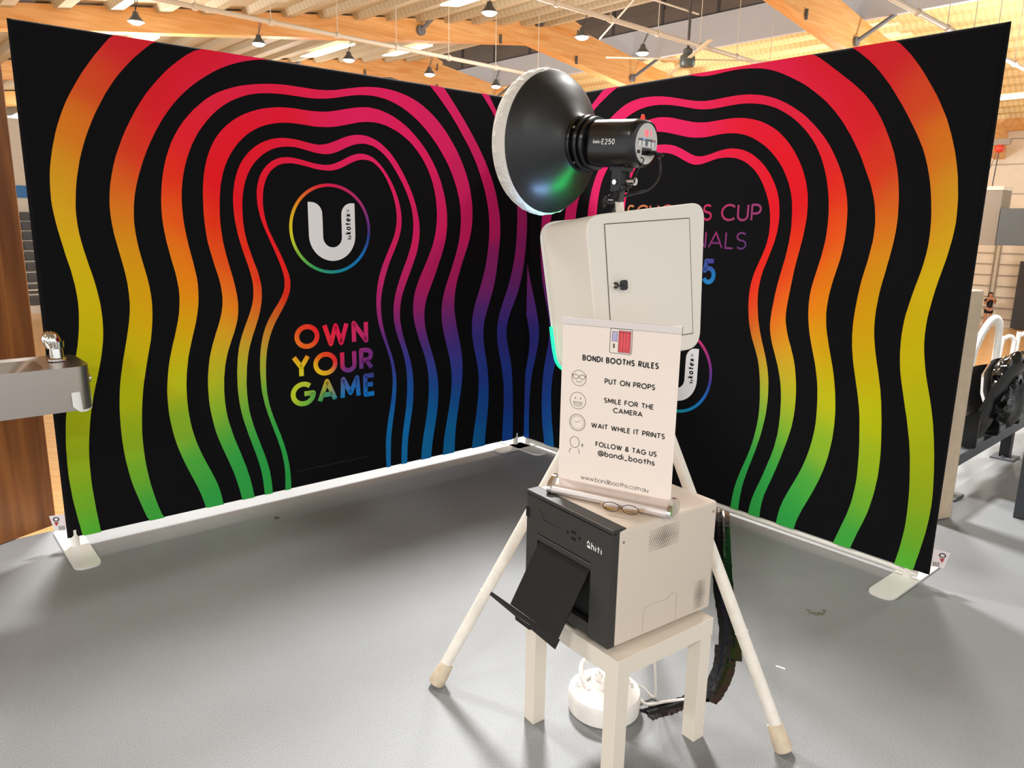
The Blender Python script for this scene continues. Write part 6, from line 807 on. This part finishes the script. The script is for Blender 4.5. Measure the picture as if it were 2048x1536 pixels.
# ---------------------------------------------------------------- walls
bm = B(); box(bm, (40, -9, -2.8), (40.3, 46, 6.0)); wl = finish('wall_right', bm, m_cream, None, False, HM); struct(wl)
bm = B(); 
for z in (.55, .05, -.45, -.95, -1.45, -1.95, -2.45): box(bm, (39.93, -9, z), (40, 10.45, z+.035)); box(bm, (39.93, 10.75, z), (40, 16, z+.035))
for z in (1.9, 3.2, 4.5, 5.6): box(bm, (39.97, -9, z), (40, 16, z+.03))
for tt in (10.5, 10.7): box(bm, (39.9, tt-.02, -2.8), (40, tt+.02, 1.0))
struct(finish('trim_1', bm, mat('joint_grey', '#A39A8C', .8), None, False, HM))
bm = B(); box(bm, (-8, 45.6, -2.8), (40, 45.9, 6.2)); struct(finish('wall_left', bm, m_cream, None, False, HM))
bm = B(); box(bm, (39.6, -9, 5.95), (40, 46, 6.5)); struct(finish('trim_2', bm, m_lvl, None, False, HM))
bm = B(); box(bm, (39.55, 6.0, -2.75), (39.9, 9.55, .25)); tag(finish('wall_pier', bm, m_dkgrey, None, False, HM), 'dark grey pier on the far wall at the right edge', 'pier')
bm = B(); box(bm, (7.4, 45.5, 2.35), (8.1, 45.58, 2.95)); tag(finish('blue_wall_sign', bm, mat('sign_blue', '#2A78C0', .5), None, False, HM), 'small blue sign on the far left wall', 'sign')
# ---------------------------------------------------------------- roof
m_deck = mat('roof_deck_beige', '#BBAF96', .6); m_deck_lit = mat('roof_deck_warm_lit', '#F6E2AE', .6)  # one deck material; the right copy has warm bounced light painted in
zl = lambda s: 5.36+.150*s
zr = lambda s: 8.42-.115*(s-24)
def deck(name, s0, s1, t0, t1, zf, m_):
    bm = B(); P = []; s = s0; pitch = 1.05
    while s < s1:
        for ds, dz in ((0, 0), (.62, 0), (.70, -.16), (.97, -.16)): P.append((s+ds, zf(s+ds)+dz))
        s += pitch
    a = [bm.verts.new((x, t0, z)) for x, z in P]; c = [bm.verts.new((x, t1, z)) for x, z in P]; u = [bm.verts.new((x, t0, z+.3)) for x, z in (P[0], P[-1])]; v = [bm.verts.new((x, t1, z+.3)) for x, z in (P[0], P[-1])]
    for k in range(len(P)-1): bm.faces.new((a[k], c[k], c[k+1], a[k+1]))
    bm.faces.new((u[0], u[1], v[1], v[0]))
    return struct(finish(name, bm, m_, None, False, HM))
# perforated rib look across the pans
for M_ in (m_deck, m_deck_lit):
    N, L = M_.node_tree.nodes, M_.node_tree.links; b = N['Principled BSDF']; tc = N.new('ShaderNodeTexCoord'); mp = N.new('ShaderNodeMapping')
    mp.inputs['Rotation'].default_value = (0, 0, -TH); wv = N.new('ShaderNodeTexWave'); wv.bands_direction = 'Y'; wv.inputs['Scale'].default_value = 1.6
    L.new(tc.outputs['Object'], mp.inputs[0]); L.new(mp.outputs[0], wv.inputs[0]); r = N.new('ShaderNodeValToRGB'); c = b.inputs['Base Color'].default_value[:3]
    r.color_ramp.elements[0].color = (*[x*.86 for x in c], 1); r.color_ramp.elements[0].position = .2; r.color_ramp.elements[1].color = (*c, 1); r.color_ramp.elements[1].position = .5
    L.new(wv.outputs['Fac'], r.inputs[0]); L.new(r.outputs[0], b.inputs['Base Color'])
deck('ceiling', -9, 19.0, -9, 46, zl, m_deck); deck('ceiling_lower', 24.2, 40, -9, 46, zr, m_deck_lit)
# clerestory between the two roof levels
m_cl = mat('clerestory_grey', '#C6CAD2', .6); m_lv = mat('louvre_brown', '#6A6058', .6); m_sash = mat('sash_dark', '#3E3B3C', .6)
bm = B(); box(bm, (24.2, -9, 7.75), (24.4, 46, 8.85)); struct(finish('wall_clerestory', bm, m_cl, None, False, HM))
k = 0
for j in range(22):
    t0 = -8+2.4*j; k += 1
    w_ = bpy.data.objects.new('window_%d' % k, None); C.objects.link(w_); w_.matrix_world = HF(24.2, t0, 8.85); struct(w_)
    bm = B(); box(bm, (0, 0, 0), (.12, .12, 1.95)); box(bm, (0, 0, 0), (.12, 2.4, .05)); finish('window_frame', bm, m_sash, w_)
    bm = B()
    for q in range(4): box(bm, (.02+.03*(q % 2), .12, .06+.46*q), (.05+.03*(q % 2), 2.4, .50+.46*q)); box(bm, (.0, .12, .48+.46*q), (.04, 2.4, .52+.46*q))
    finish('louvre_blades', bm, m_lv, w_)
bm = B(); box(bm, (15.5, -9, 10.9), (24.6, 46, 11.1)); struct(finish('ceiling_upper', bm, m_deck, None, False, HM))
# timber portal frames
prof = [(-9, 3.55), (18.5, 7.44), (24.0, 6.70), (40, 4.75), (40, 6.05), (24.6, 7.72), (19.7, 8.45), (17.0, 8.3), (16.6, 7.82), (-9, 4.0)]
prof[-2] = (16.6, 7.80); 
def portal(t0, label):
    t = thing('timber_frame', label, 'roof frame', M=HF(0, t0, 0), group=None)
    MM = frame((0, .2, 0), (1, 0, 0), (0, 0, 1), (0, -1, 0))
    bm = B(); prism(bm, [(-9, 3.55), (18.5, 7.44), (18.5, 8.25), (16.6, 7.80), (-9, 3.95)], .4, MM); finish('left_rafter', bm, m_lvl, t)
    bm = B(); prism(bm, [(18.5, 7.44), (24.0, 6.70), (40, 4.75), (40, 5.95), (24.6, 7.70), (19.7, 8.4), (18.5, 8.25)], .4, MM); finish('right_rafter', bm, m_lvl, t)
    bm = B(); prism(bm, [(18.0, 8.30), (20.6, 8.02), (20.6, 7.90), (20.9, 7.90), (20.9, 8.35), (19.6, 8.75), (17.0, 8.75), (17.0, 8.0), (17.8, 8.0)], .5, frame((0, .25, 0), (1, 0, 0), (0, 0, 1), (0, -1, 0))); finish('ridge_gusset', bm, m_lvl, t)
    for x in (17.0, 20.6):
        for z in (7.35, 8.2):
            bm = B(); box(bm, (x-.03, -.27, z-.15-.1*(x > 20)), (x+.03, -.20, z+.12-.1*(x > 20))); finish('steel_bracket', bm, m_beam, t)
    for x, z, dx in ((13.85, 7.05, .45), (23.75, 7.05, .6)):
        bm = B(); cyl(bm, (x, -.25, z), (x+dx*.9, -1.1, z+.72), .06, n=8); lathe(bm, [(.14, 0), (.14, .1)], frame((x, -.2, z), (1, 0, 0), (0, 0, 1), (0, -1, 0)), 16); finish('brace', bm, mat('brace_grey', '#6E7076', .5), t)
    return t
for t0, lb in ((11.1, 'orange timber roof frame nearest the viewer, crossing behind the top of the right backdrop'), (19.63, 'long orange timber roof frame spanning above the left backdrop with a peak over the flash'),
               (27.9, 'second orange timber roof frame, farther off, just over the left backdrop edge'), (36.2, 'orange timber roof frame farthest off, seen beside the timber column')):
    portal(t0, lb)
# skylight strips in the roof
m_sky = mat('skylight', '#FFF6E6', .5, emit='#FFF4E0', es=1.6)
for k, (s, t0, t1) in enumerate(((7.1, 22.4, 24.0), (13.6, 23.2, 25.9), (16.8, 23.2, 25.6), (13.0, 15.9, 16.9), (36.0, 8.0, 13.5))):
    zf = zl if s < 24 else zr
    bm = B(); box(bm, (s-.30, t0, 0), (s+.30, t1, .04)); 
    for v in bm.verts: v.co.z += zf(v.co.x)-.22
    struct(finish('window_%d' % (k+23), bm, m_sky, None, False, HM))
# ---------------------------------------------------------------- suspended pipes with rods
def pipe(t0, s0, s1, label):
    t = thing('suspended_pipe', label, 'pipe', M=HF(0, t0, 5.97))
    bm = B(); cyl(bm, (s0, 0, 0), (s1, 0, 0), .055, n=12); finish('tube', bm, m_pipe, t, True)
    s = s0+.6; 
    while s < s1:
        top = (zl(s) if s < 24.2 else zr(s))-5.97
        if top > .15:
            bm = B(); cyl(bm, (s, 0, 0), (s, 0, top), .010, n=6); cyl(bm, (s-.045, 0, 0), (s+.045, 0, 0), .08, n=10); finish('hanger_rod', bm, m_pipe, t)
        s += 1.72
pipe(17.5, .8, 17.2, 'long grey suspended pipe crossing above the left backdrop'); pipe(11.7, 6, 20.9, 'grey suspended pipe descending behind the black flash dish'); pipe(6.75, 10, 28.5, 'grey suspended pipe crossing above the right backdrop')
# ---------------------------------------------------------------- pendant lamps
m_shade = mat('lamp_grey', '#5E6468', .4, .6); m_glow = mat('lamp_glow', '#FFFFFF', .4, emit='#FFFFFF', es=14)
def lamp(M_, label):
    t = thing('pendant_lamp', label, 'lamp', M=M_, group='high-bay pendant lamps')
    bm = B(); lathe(bm, [(.05, .20), (.065, .14), (.08, .115), (.14, .035), (.165, .0), (.158, 0), (.08, .10), (.02, .11)], n=24, cap1=False); finish('housing', bm, m_shade, t, True)
    bm = B(); lathe(bm, [(.135, .02), (.125, -.02), (.08, -.045), (.01, -.05)], n=24); finish('diffuser', bm, m_glow, t, True)
    bm = B(); cyl(bm, (0, 0, .2), (.03, -.15, .46), .008, n=6); cyl(bm, (0, 0, .2), (-.03, -.15, .46), .008, n=6); finish('cord', bm, m_dkgrey, t)
    return t
spots = [(5.41, 17.75, 'leftmost of the pendant lamps, in front of the long timber frame'), (8.07, 17.75, 'second pendant lamp of the far row from the left'), (10.44, 17.75, 'third pendant lamp of the far row from the left'), (12.96, 17.75, 'fourth pendant lamp of the far row, near the second timber frame'), (15.4, 17.75, 'last pendant lamp of the far row, just left of the flash dish'),
         (10.1, 11.86, 'pendant lamp hanging before the peak of the long timber frame'), (12.75, 11.86, 'pendant lamp over the descending rafter right of the peak'), (14.86, 11.86, 'pendant lamp right beside the ceiling fan')]
pl0 = None
for s, t_, lb in spots:
    if pl0 is None: pl0 = lamp(HF(s, t_, 5.5), lb)
    else: r = dup(pl0, HF(s, t_, 5.5)); r['label'] = lb
# ceiling fan
t = thing('ceiling_fan', 'large ceiling fan with thin pale blades above the right backdrop', 'fan', M=HF(17.0, 12.1, 5.66))
bm = B(); lathe(bm, [(.07, .33), (.12, .29), (.12, .18), (.18, .15), (.20, .04), (.20, -.07), (.17, -.12), (.04, -.13)], n=28); finish('motor', bm, mat('fan_motor_grey', '#5A605E', .4, .4), t, True)
bm = B(); cyl(bm, (0, 0, .3), (0, 0, 2.0), .035, n=10); finish('drop_rod', bm, mat('fan_rod', '#4A4A4C', .5), t)
for k in range(4):
    a = -TH+.03+k*math.pi/2; bm = B(); box(bm, (.18, -.05, .05), (2.1, .05, .07), Matrix.Rotation(a, 4, 'Z')); finish('blade', bm, mat('fan_blade', '#E8DFC8', .5), t)
# cross bracing rod between roof frames
for p, q, lb in (((10.2, 11.6, 6.55), (17.5, 12.2, 6.9), 'thin pale bracing rod running level under the clerestory'), ((14.6, 13.0, 5.95), (14.0, 10.8, 6.9), 'thin pale bracing rod slanting up behind the fan')):
    bm = B(); cyl(bm, H(*p), H(*q), .022, n=6); tag(finish('bracing_rod', bm, m_pipe), lb, 'rod')
# small camera box on the ridge gusset
bm = B(); box(bm, (18.1, 18.9, 8.15), (18.6, 19.3, 8.5), HM, bev=.04); lathe(bm, [(.14, 0), (.2, .1), (.16, .3)], HF(18.35, 19.0, 7.9), 16); tag(finish('roof_floodlight', bm, m_dkgrey), 'dark floodlight fixed on the peak of the long timber frame', 'floodlight')
# ---------------------------------------------------------------- hoisted boxes before the far wall
bm = B(); box(bm, (34, 9.16, 1.0), (35.2, 11.3, 3.12)); o = finish('hoisted_panel', bm, mat('panel_taupe', '#9A938A', .6), None, False, HM); tag(o, 'tall grey panel with a white top edge hanging from a red hoist', 'panel')
bm = B(); box(bm, (33.95, 9.13, 3.12), (35.2, 11.3, 3.26)); o2 = finish('white_cap', bm, m_white, None, False, HM); o2.parent = o
bm = B(); box(bm, (33.8, 6.0, 1.02), (35, 9.08, 2.42)); tag(finish('scoreboard_box', bm, mat('slate_grey', '#5E666C', .5), None, False, HM), 'dark slate box hanging right of the hoisted grey panel', 'box')
t = thing('chain_hoist', 'red chain hoist hanging from a grey beam on the far wall', 'hoist', M=HF(34, 9.5, 4.68))
bm = B(); bmesh.ops.create_uvsphere(bm, u_segments=16, v_segments=10, radius=.17); finish('body', bm, mat('hoist_red', '#D8412E', .4), t, True)
bm = B(); cyl(bm, (0, 0, -.1), (0, .05, -1.40), .02, n=6); cyl(bm, (0, .05, -.1), (0, .35, -1.2), .01, n=6); finish('chain', bm, m_dkgrey, t)
bm = B(); box(bm, (-.1, -.35, .12), (.1, 1.5, .34)); cyl(bm, (0, 0, .1), (0, 0, .25), .05, n=8); finish('beam', bm, mat('hoist_beam', '#8E8478', .6), t)
# ---------------------------------------------------------------- girl by the far wall
m_skin = mat('skin', '#C98F6C', .6); m_cloth = mat('black_cloth', '#151417', .8); m_hair = mat('dark_hair', '#241812', .6)
def skin_fig(name, V, E, R, m_, parent):
    me = bpy.data.meshes.new(name); me.from_pydata(V, E, []); o = bpy.data.objects.new(name, me); C.objects.link(o); o.parent = parent
    sk = o.modifiers.new('skin', 'SKIN'); sk.use_smooth_shade = True
    for i, r in enumerate(R): me.skin_vertices[0].data[i].radius = (r, r) if not isinstance(r, tuple) else r
    me.skin_vertices[0].data[0].use_root = True; s = o.modifiers.new('sub', 'SUBSURF'); s.levels = 1; s.render_levels = 2; me.materials.append(m_); return o
PM = HF(39.0, 10.35, -2.8) @ Matrix.Rotation(math.radians(25), 4, 'Z')
t = thing('person', 'person in black top and shorts standing with hands raised to the face', 'person', M=PM)
V = [(0, 0, .86), (0, 0, 1.02), (0, 0, 1.20), (0, 0, 1.33), (0, 0, 1.42), (-.02, 0, 1.50), (-.03, 0, 1.58),
     (-.02, .09, .82), (-.03, .10, .46), (0, .10, .07), (-.12, .10, .03), (.0, -.09, .82), (-.02, -.10, .46), (.02, -.10, .07), (-.10, -.10, .03),
     (0, .17, 1.33), (-.03, .22, 1.10), (-.19, .10, 1.30), (-.15, .05, 1.44), (0, -.17, 1.33), (-.03, -.22, 1.10), (-.19, -.10, 1.30), (-.15, -.05, 1.44)]
E = [(0, 1), (1, 2), (2, 3), (3, 4), (4, 5), (5, 6), (0, 7), (7, 8), (8, 9), (9, 10), (0, 11), (11, 12), (12, 13), (13, 14), (3, 15), (15, 16), (16, 17), (17, 18), (3, 19), (19, 20), (20, 21), (21, 22)]
R = [.13, .11, .12, .10, .05, .085, .085, .085, .055, .04, .035, .085, .055, .04, .035, .05, .04, .032, .03, .05, .04, .032, .03]
skin_fig('body', V, E, R, m_skin, t)
skin_fig('black_top', [(0, 0, .88), (0, 0, 1.02), (0, 0, 1.20), (0, 0, 1.34), (0, .16, 1.33), (-.02, .20, 1.2), (0, -.16, 1.33), (-.02, -.20, 1.2)], [(0, 1), (1, 2), (2, 3), (3, 4), (4, 5), (3, 6), (6, 7)], [.145, .125, .135, .11, .065, .06, .065, .06], m_cloth, t)
skin_fig('shorts', [(0, 0, .90), (-.02, .09, .78), (-.02, .10, .64), (0, -.09, .78), (-.02, -.10, .64)], [(0, 1), (1, 2), (0, 3), (3, 4)], [.15, .105, .10, .105, .10], m_cloth, t)
skin_fig('hair', [(.0, 0, 1.63), (.06, 0, 1.54), (.10, 0, 1.40), (.11, 0, 1.20)], [(0, 1), (1, 2), (2, 3)], [.10, .11, .11, .05], m_hair, t)
bm = B(); 
for y in (-.1, .1): box(bm, (-.19, y-.045, 0), (.06, y+.045, .08), bev=.02)
finish('shoes', bm, mat('white_shoes', '#E8E4E0', .6), t)
t = thing('equipment_stand', 'dark upright equipment stand left of the person in black', 'stand', M=HF(38.6, 11.2, -2.8))
bm = B(); cyl(bm, (0, 0, 0), (0, 0, 1.25), .05, n=8); box(bm, (-.1, -.12, .0), (.1, .12, .75), bev=.03); finish('upright', bm, m_dkgrey, t)
bm = B(); box(bm, (-.15, -.25, 1.2), (.15, .2, 1.38), bev=.04); finish('head', bm, m_black, t)
